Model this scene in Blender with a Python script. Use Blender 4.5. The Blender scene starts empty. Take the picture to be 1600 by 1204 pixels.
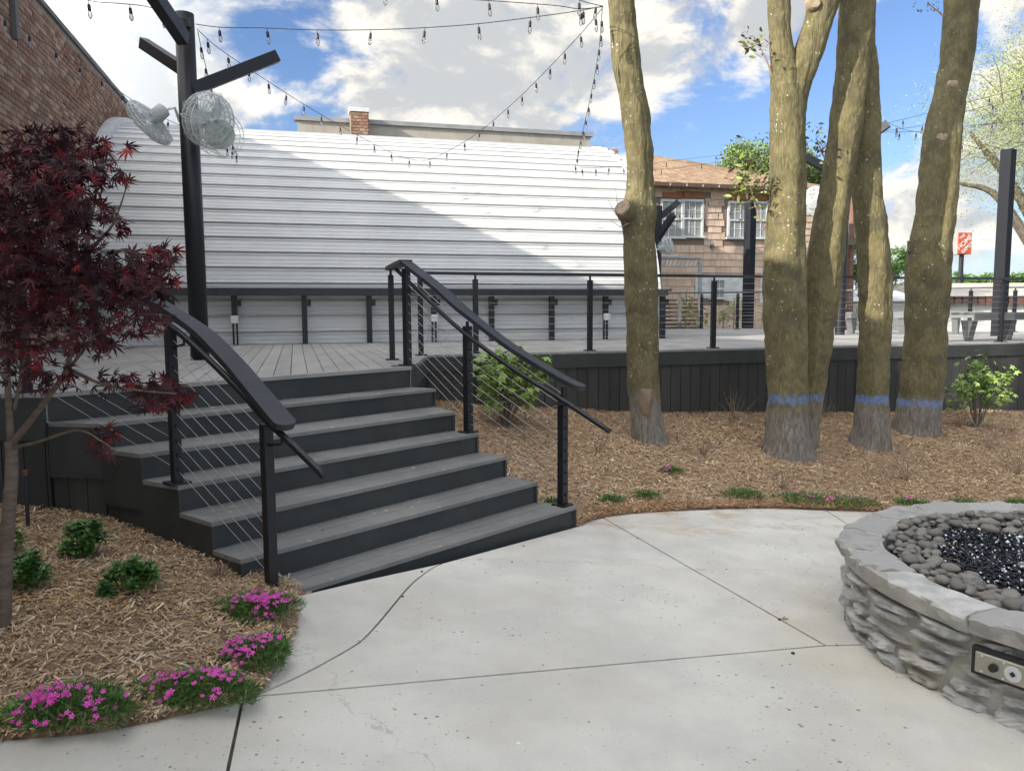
import bpy, math, random
import numpy as np
from mathutils import Vector, Matrix
random.seed(7); rng = np.random.default_rng(7)
S = bpy.context.scene
COL = S.collection
# ------------------------------------------------------------------ camera
F = 1205.0; CZ = 1.70; ROLL = .005
PITCH = math.atan((602 - 485) / F)
cp, sp = math.cos(PITCH), math.sin(PITCH); cr, sr = math.cos(ROLL), math.sin(ROLL)
cam_d = bpy.data.cameras.new('camera'); cam = bpy.data.objects.new('camera', cam_d); COL.objects.link(cam)
R0 = Vector((1, 0, 0)); U0 = Vector((0, sp, cp)); F0 = Vector((0, cp, -sp))
rx = cr * R0 - sr * U0; ux = sr * R0 + cr * U0
cam.matrix_world = Matrix(((rx.x, ux.x, -F0.x, 0), (rx.y, ux.y, -F0.y, 0), (rx.z, ux.z, -F0.z, CZ), (0, 0, 0, 1)))
cam_d.sensor_width = 36; cam_d.lens = F / 1600 * 36; cam_d.clip_start = .05; cam_d.clip_end = 3000
S.camera = cam
S.render.resolution_x = 1024; S.render.resolution_y = 770
# ------------------------------------------------------------------ world, sun, exposure
SUN_AZ = (-.848, -.53); SUN_EL = math.radians(23)
EXPOSURE = 1.85
S.view_settings.view_transform = 'Standard'; S.view_settings.look = 'None'
S.view_settings.exposure = EXPOSURE; S.view_settings.gamma = 1; S.view_settings.use_curve_mapping = False
W = bpy.data.worlds.new('World'); S.world = W; W.use_nodes = True


def ray(px, py):
    x = px - 800; y = 602 - py
    xr = cr * x + sr * y; yr = -sr * x + cr * y
    d = np.array([xr, F * cp + yr * sp, -F * sp + yr * cp]); return d / d[1]


class NT:
    """tiny node helper"""
    def __init__(s, nt): s.t = nt; s.t.nodes.clear()
    def n(s, typ, **kw):
        nd = s.t.nodes.new(typ)
        for k, v in kw.items():
            if k.startswith('_'): nd.inputs[k[1:].replace('_', ' ')].default_value = v
            else: setattr(nd, k, v)
        return nd
    def l(s, a, b): s.t.links.new(a, b)
    def val(s, inp, v):
        if hasattr(v, 'node') or hasattr(v, 'is_linked'): s.l(v, inp)
        else: inp.default_value = v
    def math(s, op, a, b=None, c=None, clamp=False):
        nd = s.n('ShaderNodeMath', operation=op, use_clamp=clamp)
        s.val(nd.inputs[0], a)
        if b is not None: s.val(nd.inputs[1], b)
        if c is not None: s.val(nd.inputs[2], c)
        return nd.outputs[0]
    def vmath(s, op, a, b=None):
        nd = s.n('ShaderNodeVectorMath', operation=op); s.val(nd.inputs[0], a)
        if b is not None: s.val(nd.inputs[1], b)
        return nd.outputs['Value'] if op in ('LENGTH', 'DOT_PRODUCT', 'DISTANCE') else nd.outputs[0]
    def mix(s, fac, a, b, mode='MIX'):
        nd = s.n('ShaderNodeMix', data_type='RGBA', blend_type=mode)
        s.val(nd.inputs[0], fac); s.val(nd.inputs[6], a); s.val(nd.inputs[7], b); return nd.outputs[2]
    def ramp(s, fac, a, b, lo=0., hi=1., smooth=True):
        nd = s.n('ShaderNodeMapRange', interpolation_type='SMOOTHSTEP' if smooth else 'LINEAR')
        s.val(nd.inputs[0], fac); nd.inputs[1].default_value = a; nd.inputs[2].default_value = b
        nd.inputs[3].default_value = lo; nd.inputs[4].default_value = hi; return nd.outputs[0]
    def noise(s, vec, scale, detail=4, rough=.55, out='Fac', dist=0.):
        nd = s.n('ShaderNodeTexNoise'); s.l(vec, nd.inputs['Vector'])
        nd.inputs['Scale'].default_value = scale; nd.inputs['Detail'].default_value = detail
        nd.inputs['Roughness'].default_value = rough; nd.inputs['Distortion'].default_value = dist
        return nd.outputs[out]
    def voro(s, vec, scale, feature='F1', out='Distance', rnd=1.):
        nd = s.n('ShaderNodeTexVoronoi', feature=feature); s.l(vec, nd.inputs['Vector'])
        nd.inputs['Scale'].default_value = scale; nd.inputs['Randomness'].default_value = rnd
        return nd.outputs[out]


def c4(c): return (c[0], c[1], c[2], 1)

t = NT(W.node_tree)
sky = t.n('ShaderNodeTexSky', sky_type='NISHITA', sun_disc=False)
sky.sun_elevation = SUN_EL; sky.sun_rotation = math.atan2(SUN_AZ[0], SUN_AZ[1])
sky.air_density = 1.0; sky.dust_density = .6; sky.ozone_density = 1.3
tc = t.n('ShaderNodeTexCoord').outputs['Generated']
SKY_STR = .13
sep = t.n('ShaderNodeSeparateXYZ'); t.l(tc, sep.inputs[0])
warp = t.mix(.06, tc, t.noise(tc, 3.0, 3, out='Color'), 'ADD')
def dens(vec):
    a = t.noise(vec, 6.2, 10, .60, dist=.2)
    return a
strv = t.vmath('MULTIPLY', warp, (1, 1, 1.9))
d0 = dens(strv)
strv2 = t.vmath('ADD', strv, (-.035, -.02, .06))
d1 = dens(strv2)
blobs = [  # px, py, rx, ry (radians in x,z), weight
    (700, 60, .36, .13, .15), (640, 150, .22, .055, .20), (800, 165, .05, .04, -.10), (560, 90, .06, .03, -.14), (880, 60, .06, .03, -.12), (230, 110, .20, .17, .17), (1020, 70, .17, .10, .18),
    (980, 210, .10, .04, .08), (1480, 300, .13, .085, .27), (1120, 200, .17, .05, -.30), (1400, 120, .16, .12, -.13),
    (455, 150, .06, .08, -.26), (380, 40, .10, .05, -.05), (800, 100, .14, .02, -.05), (930, 265, .05, .05, .12), (1590, 20, .10, .07, .14),
    (1080, 20, .06, .05, -.1), (1200, 40, .05, .03, .14)]
bsum = None
for px, py, ra, rb, wgt in blobs:
    d = ray(px, py); d = d / np.linalg.norm(d)
    dv = t.vmath('SUBTRACT', tc, tuple(d))
    dv = t.vmath('MULTIPLY', dv, (1 / ra, 1 / ra, 1 / rb))
    ln = t.vmath('LENGTH', dv)
    g = t.ramp(ln, 0, 1.6, wgt * .68, 0)
    bsum = g if bsum is None else t.math('ADD', bsum, g)
den = t.math('ADD', d0, bsum)
mask = t.ramp(den, .46, .62)
mask = t.math('MULTIPLY', mask, t.ramp(sep.outputs[2], -.02, .10, .35, 1))
lit = t.math('SUBTRACT', d0, d1)
lit = t.ramp(lit, -.07, .17, 0, 1, False)
thick = t.ramp(den, .56, .82, 0, 1)
shade = t.math('SUBTRACT', lit, t.math('MULTIPLY', thick, .46), clamp=True)
shade = t.ramp(shade, 0, .62)
cloud_fill = t.ramp(t.vmath('DOT_PRODUCT', tc, (SUN_AZ[0] * .9, SUN_AZ[1] * .9, .43)), -.2, .95, .90, 6.0)   # added fill: clouds boosted smoothly towards the sun, out of view, to lift shade
cloud = t.mix(shade, (1.42, 1.58, 1.85, 1), (2.55, 2.58, 2.62, 1))
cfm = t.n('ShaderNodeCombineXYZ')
for i_, tint in enumerate((1.07, 1.0, .88)): t.l(t.math('MULTIPLY', cloud_fill, tint), cfm.inputs[i_])
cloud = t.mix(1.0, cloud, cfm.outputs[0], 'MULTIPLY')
skyc = t.mix(1.0, sky.outputs[0], (.27, .31, .40, 1), 'MULTIPLY')
low = t.ramp(sep.outputs[2], 0, .16, .55, 0)
skyc = t.mix(low, skyc, (1.45, 1.65, 1.85, 1))
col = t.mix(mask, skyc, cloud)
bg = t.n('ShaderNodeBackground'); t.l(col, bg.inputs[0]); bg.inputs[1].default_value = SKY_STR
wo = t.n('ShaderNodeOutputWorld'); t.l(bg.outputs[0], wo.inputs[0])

sd = bpy.data.lights.new('sun', 'SUN'); sd.energy = 2.0; sd.angle = math.radians(.55); sd.color = (1, .93, .82)
sun = bpy.data.objects.new('sun', sd); COL.objects.link(sun)
trav = Vector((-SUN_AZ[0], -SUN_AZ[1], -math.tan(SUN_EL))).normalized()
sun.rotation_euler = trav.to_track_quat('-Z', 'Y').to_euler()

# ------------------------------------------------------------------ coordinates from the photograph's camera
def P(px, py, z):
    d = ray(px, py); k = (z - CZ) / d[2]; return np.array([d[0] * k, d[1] * k, z])
def D(px, py, Y):
    d = ray(px, py); return d * Y + np.array([0, 0, CZ])
def plane_z(x, y): return -.0503 * (x - .505) - .0363 * (y - 5.96)
def G(px, py):
    d = ray(px, py)
    # CZ + t dz = plane(t dx, t dy)
    c0 = plane_z(0, 0); a = -.0503 * d[0] - .0363 * d[1]
    k = (CZ - c0) / (a - d[2]); q = d * k; return np.array([q[0], q[1], CZ + q[2]])
u = np.array([.966, .258]); w = np.array([-.258, .966])

# ------------------------------------------------------------------ materials
MATS = {}
def mat(name, c1, c2=None, rough=.6, metal=0., scale=5., detail=4, var=0., bump=0., bscale=40., stretch=(1, 1, 1),
        spec=.5, lo=.35, hi=.65, extra=None, hue=None, world=False, sheen=None):
    if name in MATS: return MATS[name]
    m = bpy.data.materials.new(name); m.use_nodes = True; t = NT(m.node_tree)
    b = t.n('ShaderNodeBsdfPrincipled'); o = t.n('ShaderNodeOutputMaterial'); t.l(b.outputs[0], o.inputs[0])
    b.inputs['Roughness'].default_value = rough; b.inputs['Metallic'].default_value = metal
    b.inputs['Specular IOR Level'].default_value = spec
    if world:
        v = t.n('ShaderNodeNewGeometry').outputs['Position']
    else:
        v = t.n('ShaderNodeTexCoord').outputs['Object']
    vs = t.vmath('MULTIPLY', v, stretch)
    colr = c4(c1)
    if c2 is not None:
        colr = t.mix(t.ramp(t.noise(vs, scale, detail, .6), lo, hi), c4(c1), c4(c2))
    if var or hue:
        r1 = t.n('ShaderNodeObjectInfo').outputs['Random']; r2 = t.n('ShaderNodeNewGeometry').outputs['Random Per Island']
        rr = t.math('FRACT', t.math('ADD', r1, r2))
        if hue:
            r3 = t.math('FRACT', t.math('MULTIPLY', rr, 7.13))
            colr = t.mix(t.ramp(r3, hue[1], hue[2], smooth=False), colr, c4(hue[0]))
        k = t.ramp(rr, 0, 1, 1 - var, 1 + var, False)
        cm = t.n('ShaderNodeCombineXYZ')
        for i in range(3): t.l(k, cm.inputs[i])
        colr = t.mix(1., colr, cm.outputs[0], 'MULTIPLY')
    if extra: colr = extra(t, v, colr, b)
    t.val(b.inputs['Base Color'], colr)
    if bump:
        bp = t.n('ShaderNodeBump'); bp.inputs['Strength'].default_value = min(1, bump); bp.inputs['Distance'].default_value = .01 * max(1, bump)
        t.l(t.noise(vs, bscale, 5, .65), bp.inputs['Height']); t.l(bp.outputs[0], b.inputs['Normal'])
    MATS[name] = m; return m

def ex_concrete(t, v, c, b):
    big = t.ramp(t.noise(v, .45, 5, .65), .35, .7); c = t.mix(t.math('MULTIPLY', big, .30), c, (.46, .45, .41, 1))
    broom = t.noise(t.vmath('MULTIPLY', v, (3, 60, 1)), 6, 3, .6); c = t.mix(t.ramp(broom, .4, .7, 0, .10), c, (.40, .39, .35, 1))
    fine = t.noise(v, 160, 3, .7); c = t.mix(t.ramp(fine, .45, .75, 0, .22), c, (.36, .35, .31, 1))
    cr = t.voro(t.vmath('ADD', v, t.vmath('MULTIPLY', t.noise(v, 2.2, 5, .7, out='Color'), (.6, .6, 0))), .33, 'DISTANCE_TO_EDGE')
    c = t.mix(t.ramp(cr, .0006, .0022, .38, 0), c, (.25, .23, .2, 1))
    st = t.ramp(t.noise(v, .9, 4, .6), .45, .75)
    c = t.mix(t.math('MULTIPLY', st, .6), c, (.56, .50, .39, 1))
    st2 = t.ramp(t.noise(v, 2.7, 6, .7), .55, .8)
    c = t.mix(t.math('MULTIPLY', st2, .35), c, (.72, .71, .67, 1))
    # small dark pits, denser in places
    vd = t.voro(v, 24); r = t.voro(v, 24, out='Color'); sx = t.n('ShaderNodeSeparateXYZ'); t.l(r, sx.inputs[0])
    zone = t.ramp(t.noise(v, 1.3, 2), .42, .62, .35, .86)
    size = t.math('MULTIPLY', t.ramp(sx.outputs[0], .55, 1, 0, .27, False), zone)
    pit = t.math('LESS_THAN', vd, size)
    c = t.mix(t.math('MULTIPLY', pit, .75), c, (.13, .12, .10, 1))
    vd = t.voro(v, 55); r = t.voro(v, 55, out='Color'); sx = t.n('ShaderNodeSeparateXYZ'); t.l(r, sx.inputs[1]) if False else t.l(r, sx.inputs[0])
    size = t.math('MULTIPLY', t.ramp(sx.outputs[1], .55, 1, 0, .36, False), zone)
    pit2 = t.math('LESS_THAN', vd, size)
    c = t.mix(t.math('MULTIPLY', pit2, .5), c, (.2, .19, .17, 1))
    # droplets of white
    vd = t.voro(v, 3.1); c = t.mix(t.math('LESS_THAN', vd, .025), c, (.8, .8, .8, 1))
    # rusty stain by the planting bed
    sy = t.n('ShaderNodeSeparateXYZ'); t.l(v, sy.inputs[0])
    edge = t.math('MULTIPLY', t.ramp(sy.outputs[1], 5.3, 6.4), t.ramp(t.noise(v, 1.7, 5, .7), .46, .66))
    c = t.mix(t.math('MULTIPLY', edge, .7), c, (.42, .27, .13, 1))
    return c

M_conc = mat('concrete', (.73, .71, .635), (.60, .585, .525), .85, scale=1.6, detail=8, bump=.35, bscale=60, extra=ex_concrete, world=True)
M_joint = mat('dirt_in_joints', (.10, .09, .06), (.05, .05, .03), .95, scale=20, world=True)
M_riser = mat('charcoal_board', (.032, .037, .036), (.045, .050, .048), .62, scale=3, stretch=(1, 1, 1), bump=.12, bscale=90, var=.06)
def ex_tread(t, v, c, b):
    g = t.noise(t.vmath('MULTIPLY', v, (1, 1, 1)), 140, 2)
    c = t.mix(t.ramp(g, .4, .7, 0, .35), c, (.26, .26, .24, 1))
    vd = t.voro(v, 7.); return t.mix(t.math('LESS_THAN', vd, .03), c, (.5, .5, .47, 1))
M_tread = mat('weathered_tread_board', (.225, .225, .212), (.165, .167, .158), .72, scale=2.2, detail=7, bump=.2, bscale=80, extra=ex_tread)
M_deck = mat('grey_deck_board', (.36, .35, .325), (.29, .283, .265), .75, scale=2.5, detail=6, bump=.15, bscale=70, var=.07, stretch=(1, .3, 1))
M_black = mat('black_powder_coat', (.007, .008, .012), (.010, .011, .016), .45, scale=4, bump=.05, bscale=50)
M_rail = mat('charcoal_composite_rail', (.020, .023, .028), (.030, .033, .038), .5, scale=6, bump=.12, bscale=120)
M_cable = mat('steel_cable', (.42, .42, .42), rough=.4, metal=.6)
def ex_white(t, v, c, b):
    n = t.ramp(t.noise(t.vmath('MULTIPLY', v, (2, 2, .5)), 2.5, 6, .7), .5, .8)
    return t.mix(t.math('MULTIPLY', n, .22), c, (.55, .53, .46, 1))
M_white = mat('white_painted_metal', (.66, .665, .65), (.61, .615, .60), .42, scale=1.2, bump=.05, bscale=6, extra=ex_white)
M_trim = mat('white_flashing', (.72, .73, .72), (.60, .61, .60), .5, scale=5, bump=.1)
M_brick = mat('red_brick', (.31, .175, .12), (.235, .125, .085), .9, scale=9, var=.26, bump=.5, bscale=50, hue=((.36, .26, .18), .55, .95))
M_mortar = mat('mortar', (.34, .285, .23), (.26, .215, .175), .95, scale=6, bump=.5)
M_coping = mat('roof_coping', (.10, .105, .11), (.15, .15, .15), .6, scale=3)
def ex_bark(t, v, c, b):
    # vertical furrows, lichen spots
    fu = t.noise(t.vmath('MULTIPLY', v, (1, 1, .22)), 60, 6, .7)
    c = t.mix(t.ramp(fu, .45, .72, 0, .8), c, (.27, .24, .16, 1))
    blot = t.ramp(t.noise(v, 3.2, 5, .65), .5, .62)
    c = t.mix(t.math('MULTIPLY', blot, .6), c, (.085, .075, .045, 1))
    ring = t.ramp(t.noise(t.vmath('MULTIPLY', v, (.5, .5, 6)), 9, 3, .6), .60, .72)
    c = t.mix(t.math('MULTIPLY', ring, .35), c, (.09, .07, .04, 1))
    vd = t.voro(v, 26); r = t.voro(v, 26, out='Color'); sx = t.n('ShaderNodeSeparateXYZ'); t.l(r, sx.inputs[0])
    wob = t.math('MULTIPLY', t.noise(v, 70, 3, .8), .42)
    zone = t.ramp(t.noise(v, 2.1, 2), .38, .6)
    spot = t.math('LESS_THAN', t.math('ADD', vd, wob), t.math('MULTIPLY', t.ramp(sx.outputs[0], .35, 1, .08, .55, False), zone))
    c = t.mix(t.math('MULTIPLY', spot, .85), c, (.50, .49, .43, 1))
    sz = t.n('ShaderNodeSeparateXYZ'); t.l(v, sz.inputs[0])
    # greyer, moss-free bark at the foot (object z = height above the foot)
    wz = t.math('ADD', sz.outputs[2], t.math('MULTIPLY', t.noise(v, 5, 4), .35))
    low = t.ramp(wz, .55, .85, 1, 0)
    grey = t.mix(t.ramp(t.noise(t.vmath('MULTIPLY', v, (1, 1, .2)), 40, 6, .7), .35, .7), (.13, .115, .092, 1), (.29, .265, .225, 1))
    return t.mix(low, c, grey)
def bark_mat(name, zb=None, strength=.8):
    def ex(t, v, c, b):
        c = ex_bark(t, v, c, b)
        if zb:
            sz = t.n('ShaderNodeSeparateXYZ'); t.l(v, sz.inputs[0])
            zz = t.math('ADD', sz.outputs[2], t.math('MULTIPLY', t.math('SUBTRACT', t.noise(v, 22, 4, .7), .5), .16))
            a = t.ramp(zz, zb - .075, zb - .02); d = t.ramp(zz, zb + .015, zb + .07, 1, 0)
            k = t.math('MULTIPLY', a, d); n = t.math('MULTIPLY', t.ramp(t.noise(v, 60, 4, .8), .38, .62), t.ramp(t.noise(v, 6, 2), .30, .55, .35, 1))
            c = t.mix(t.math('MULTIPLY', t.math('MULTIPLY', k, n), strength), c, (.12, .31, .78, 1))
        return c
    return mat(name, (.172, .146, .062), (.108, .092, .037), .92, scale=5, detail=6, bump=1.0, bscale=0, extra=ex)
# custom bump for bark: stretched noise
def fix_bark_bump(m, st=(1, 1, .18), sc=38, dist=.02):
    t = m.node_tree; bp = [n for n in t.nodes if n.type == 'BUMP'][0]
    nz = bp.inputs['Height'].links[0].from_node; nz.inputs['Scale'].default_value = sc
    nz.inputs['Detail'].default_value = 8
    vm = nz.inputs['Vector'].links[0].from_node; 
    vm2 = t.nodes.new('ShaderNodeVectorMath'); vm2.operation = 'MULTIPLY'; vm2.inputs[1].default_value = st
    t.links.new(vm.outputs[0], vm2.inputs[0]); t.links.new(vm2.outputs[0], nz.inputs['Vector'])
    bp.inputs['Distance'].default_value = dist
M_soil = mat('mulch_ground', (.26, .17, .10), (.42, .30, .19), .95, scale=30, detail=6, bump=1., bscale=60, world=True)
M_chip = mat('bark_chip', (.56, .41, .25), (.45, .31, .175), .9, scale=3, var=.4, hue=((.66, .56, .40), .74, .95))
M_chip2 = mat('fine_brown_chip', (.50, .31, .16), (.40, .24, .12), .9, scale=3, var=.45)
M_stone = mat('grey_ledge_stone', (.50, .495, .465), (.35, .348, .33), .85, scale=9, detail=9, bump=.7, bscale=30, var=.22, lo=.42, hi=.6, hue=((.40, .38, .33), .7, .9))
M_stone_cap = mat('grey_cap_stone', (.49, .48, .44), (.36, .358, .335), .82, scale=7, detail=10, bump=1., bscale=18, var=.26, lo=.4, hi=.62, hue=((.33, .325, .305), .6, .85))
M_pitm = mat('pit_mortar', (.44, .42, .37), (.35, .33, .29), .95, scale=10, detail=6, bump=.8, bscale=40)
M_peb = mat('river_pebble', (.22, .205, .175), (.16, .15, .13), .62, scale=8, var=.25, bump=.1)
M_glass_black = mat('black_fire_glass', (.012, .013, .02), rough=.18, var=.3, hue=((.75, .78, .8), .87, .89))
M_steel = mat('brushed_steel', (.45, .42, .35), (.38, .35, .29), .42, metal=.55, scale=12)
M_dark = mat('dark_rubber', (.02, .02, .02), rough=.6)
M_maple = mat('dark_red_maple_leaf', (.058, .010, .015), (.030, .008, .013), .55, scale=3, var=.55, hue=((.20, .016, .018), .76, .98), spec=.3)
M_maple_bark = mat('smooth_tan_bark', (.17, .13, .10), (.11, .085, .065), .85, scale=14, stretch=(1, 1, 3), bump=.4)
M_leaf = mat('green_leaf', (.085, .20, .035), (.055, .13, .024), .45, scale=6, var=.35, hue=((.17, .28, .06), .7, 1.))
M_hyd = mat('oakleaf_leaf', (.24, .36, .075), (.15, .26, .05), .5, scale=6, var=.3, hue=((.42, .52, .18), .7, 1.))
M_dgreen = mat('dark_green_leaf', (.065, .17, .03), (.04, .11, .02), .42, scale=8, var=.35, hue=((.12, .25, .05), .6, 1.))
M_spr = mat('sprout_leaf', (.22, .27, .05), (.12, .16, .04), .5, scale=6, var=.35, hue=((.10, .06, .05), .6, .8))
M_pale = mat('pale_spring_leaf', (.30, .34, .11), (.23, .28, .09), .6, scale=2, var=.3)
M_flower = mat('magenta_petal', (.80, .09, .50), (.68, .06, .42), .5, scale=10, var=.25)
M_petalw = mat('white_bract', (.7, .74, .6), rough=.6)
M_dry = mat('dry_twig', (.30, .22, .15), (.22, .16, .11), .9, scale=10, var=.2)
M_twig = mat('grey_brown_twig', (.17, .14, .11), (.12, .10, .08), .9, scale=10)
M_gwood = mat('grey_painted_wood', (.13, .135, .135), (.10, .105, .105), .7, scale=3, stretch=(1, 1, .3))
M_fencew = mat('dark_grey_fence_board', (.034, .036, .034), (.047, .048, .046), .68, scale=2.5, detail=6, stretch=(1, 1, .25), var=.12, bump=.15, bscale=60)
M_bulbglass = None
def simple(name, build):
    m = bpy.data.materials.new(name); m.use_nodes = True; t = NT(m.node_tree)
    o = t.n('ShaderNodeOutputMaterial'); t.l(build(t), o.inputs[0]); MATS[name] = m; return m
def b_glass(t):
    tr = t.n('ShaderNodeBsdfTransparent'); tr.inputs[0].default_value = (.93, .94, .95, 1)
    g = t.n('ShaderNodeBsdfGlossy'); g.inputs['Roughness'].default_value = .05
    f = t.n('ShaderNodeFresnel'); f.inputs[0].default_value = 1.5
    d = t.n('ShaderNodeBsdfTranslucent'); d.inputs[0].default_value = (.9, .9, .88, 1)
    m0 = t.n('ShaderNodeMixShader'); m0.inputs[0].default_value = .30; t.l(tr.outputs[0], m0.inputs[1]); t.l(d.outputs[0], m0.inputs[2])
    m1 = t.n('ShaderNodeMixShader'); t.l(f.outputs[0], m1.inputs[0]); t.l(m0.outputs[0], m1.inputs[1]); t.l(g.outputs[0], m1.inputs[2]); return m1.outputs[0]
M_bulb = simple('clear_bulb_glass', b_glass)
def b_plastic(t):
    tr = t.n('ShaderNodeBsdfTransparent'); tr.inputs[0].default_value = (.97, .98, .98, 1)
    g = t.n('ShaderNodeBsdfPrincipled'); g.inputs['Base Color'].default_value = (.62, .68, .66, 1); g.inputs['Roughness'].default_value = .25
    tcv = t.n('ShaderNodeTexCoord').outputs['Object']
    n = t.noise(tcv, 7, 5, .7, dist=1.); bp = t.n('ShaderNodeBump'); bp.inputs['Strength'].default_value = 1; bp.inputs['Distance'].default_value = .03
    t.l(n, bp.inputs['Height']); t.l(bp.outputs[0], g.inputs['Normal'])
    m = t.n('ShaderNodeMixShader'); t.l(t.ramp(n, .38, .7, .22, .62), m.inputs[0]); t.l(tr.outputs[0], m.inputs[1]); t.l(g.outputs[0], m.inputs[2]); return m.outputs[0]
M_plastic = simple('clear_plastic_wrap', b_plastic)
def b_pane(t):
    g = t.n('ShaderNodeBsdfPrincipled'); g.inputs['Base Color'].default_value = (.26, .28, .28, 1); g.inputs['Roughness'].default_value = .12
    return g.outputs[0]
M_pane = simple('window_glass', b_pane)

# ------------------------------------------------------------------ mesh helpers
ORG = {}
class MB:
    def __init__(s): s.v = []; s.f = []
    def add(s, vs, fs):
        n = len(s.v); s.v += [tuple(map(float, a)) for a in vs]; s.f += [tuple(i + n for i in f) for f in fs]; return s
    def box(s, c, size, ax=None, ay=None):
        """box with centre c, axes ax, ay (unit), az = ax x ay"""
        ax = np.array(ax if ax is not None else (1, 0, 0), float); ay = np.array(ay if ay is not None else (0, 1, 0), float)
        ax = ax / np.linalg.norm(ax); ay = ay - ax * ay.dot(ax); ay /= np.linalg.norm(ay); az = np.cross(ax, ay)
        c = np.array(c, float); hx, hy, hz = [q / 2 for q in size]
        vs = [c + ax * (i * hx) + ay * (j * hy) + az * (k * hz) for i in (-1, 1) for j in (-1, 1) for k in (-1, 1)]
        return s.add(vs, [(0, 1, 3, 2), (4, 6, 7, 5), (0, 4, 5, 1), (2, 3, 7, 6), (0, 2, 6, 4), (1, 5, 7, 3)])
    def prism(s, poly, z0, z1):
        """poly: list of xy ; z0, z1 number or function(x,y)"""
        n = len(poly); g = lambda z, p: z(p[0], p[1]) if callable(z) else z
        area = sum(poly[i][0] * poly[(i + 1) % n][1] - poly[(i + 1) % n][0] * poly[i][1] for i in range(n))
        if area < 0: poly = poly[::-1]
        vs = [(p[0], p[1], g(z0, p)) for p in poly] + [(p[0], p[1], g(z1, p)) for p in poly]
        fs = [tuple(range(n))[::-1], tuple(range(n, 2 * n))] + [(i, (i + 1) % n, n + (i + 1) % n, n + i) for i in range(n)]
        return s.add(vs, fs)
    def wallq(s, a, b, z0, z1, th):
        """vertical slab from a to b (xy), thickness th centred"""
        a = np.array(a[:2], float); b = np.array(b[:2], float); d = b - a; d /= np.linalg.norm(d); n = np.array([-d[1], d[0]]) * th / 2
        return s.prism([tuple(a - n), tuple(b - n), tuple(b + n), tuple(a + n)], z0, z1)
    def tube(s, path, r, segs=8, caps=True, jitter=0., squash=None):
        path = [np.array(p, float) for p in path]; n = len(path)
        rs = r if hasattr(r, '__len__') else [r] * n
        up = None; vs = []
        for i in range(n):
            d = path[min(i + 1, n - 1)] - path[max(i - 1, 0)]; d /= (np.linalg.norm(d) + 1e-12)
            if up is None:
                up = np.array([0, 0, 1.]) if abs(d[2]) < .9 else np.array([1., 0, 0])
            a = np.cross(d, up); a /= np.linalg.norm(a); b = np.cross(a, d); up = b
            for k in range(segs):
                th = 2 * math.pi * k / segs; rr = rs[i]
                if jitter: rr *= 1 + jitter * (math.sin(3 * th + i * .31) * .5 + math.sin(2 * th - i * .17 + 1) * .5)
                vs.append(path[i] + a * math.cos(th) * rr + b * math.sin(th) * rr)
        fs = [(i * segs + k, i * segs + (k + 1) % segs, (i + 1) * segs + (k + 1) % segs, (i + 1) * segs + k) for i in range(n - 1) for k in range(segs)]
        if caps: fs += [tuple(range(segs))[::-1], tuple(range((n - 1) * segs, n * segs))]
        return s.add(vs, fs)
    def strip(s, path, wdir, wd, th, updir=(0, 0, 1)):
        """rectangular section swept along path, width direction per point"""
        n = len(path); vs = []
        for i, p in enumerate(path):
            p = np.array(p, float); ww = np.array(wdir[i] if hasattr(wdir[0], '__len__') else wdir, float); ww /= np.linalg.norm(ww)
            d = np.array(path[min(i + 1, n - 1)], float) - np.array(path[max(i - 1, 0)], float); d /= np.linalg.norm(d)
            up = np.cross(ww, d); up /= np.linalg.norm(up)
            if up[2] < 0: up = -up
            wi = wd[i] if hasattr(wd, '__len__') else wd
            vs += [p - ww * wi / 2 - up * th / 2, p + ww * wi / 2 - up * th / 2, p + ww * wi / 2 + up * th / 2, p - ww * wi / 2 + up * th / 2]
        fs = [(i * 4 + k, i * 4 + (k + 1) % 4, (i + 1) * 4 + (k + 1) % 4, (i + 1) * 4 + k) for i in range(n - 1) for k in range(4)]
        fs += [(3, 2, 1, 0), tuple(range((n - 1) * 4, n * 4))]
        return s.add(vs, fs)
    def build(s, name, m, parent=None, loc=None, smooth=False, kind=None, bevel=0):
        if parent is not None: o0 = ORG[parent.name]
        else: o0 = np.array(loc if loc is not None else (0, 0, 0), float)
        me = bpy.data.meshes.new(name)
        vv = [(a[0] - o0[0], a[1] - o0[1], a[2] - o0[2]) for a in s.v]
        me.from_pydata(vv, [], s.f); me.validate(); 
        import bmesh
        bm = bmesh.new(); bm.from_mesh(me); bmesh.ops.recalc_face_normals(bm, faces=bm.faces)
        if bevel: bmesh.ops.bevel(bm, geom=bm.edges[:], offset=bevel, segments=1, affect='EDGES', clamp_overlap=True)
        bm.to_mesh(me); bm.free()
        me.materials.append(m)
        if smooth:
            me.polygons.foreach_set('use_smooth', [True] * len(me.polygons))
        return link(name, me, parent, o0, kind)

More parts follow.
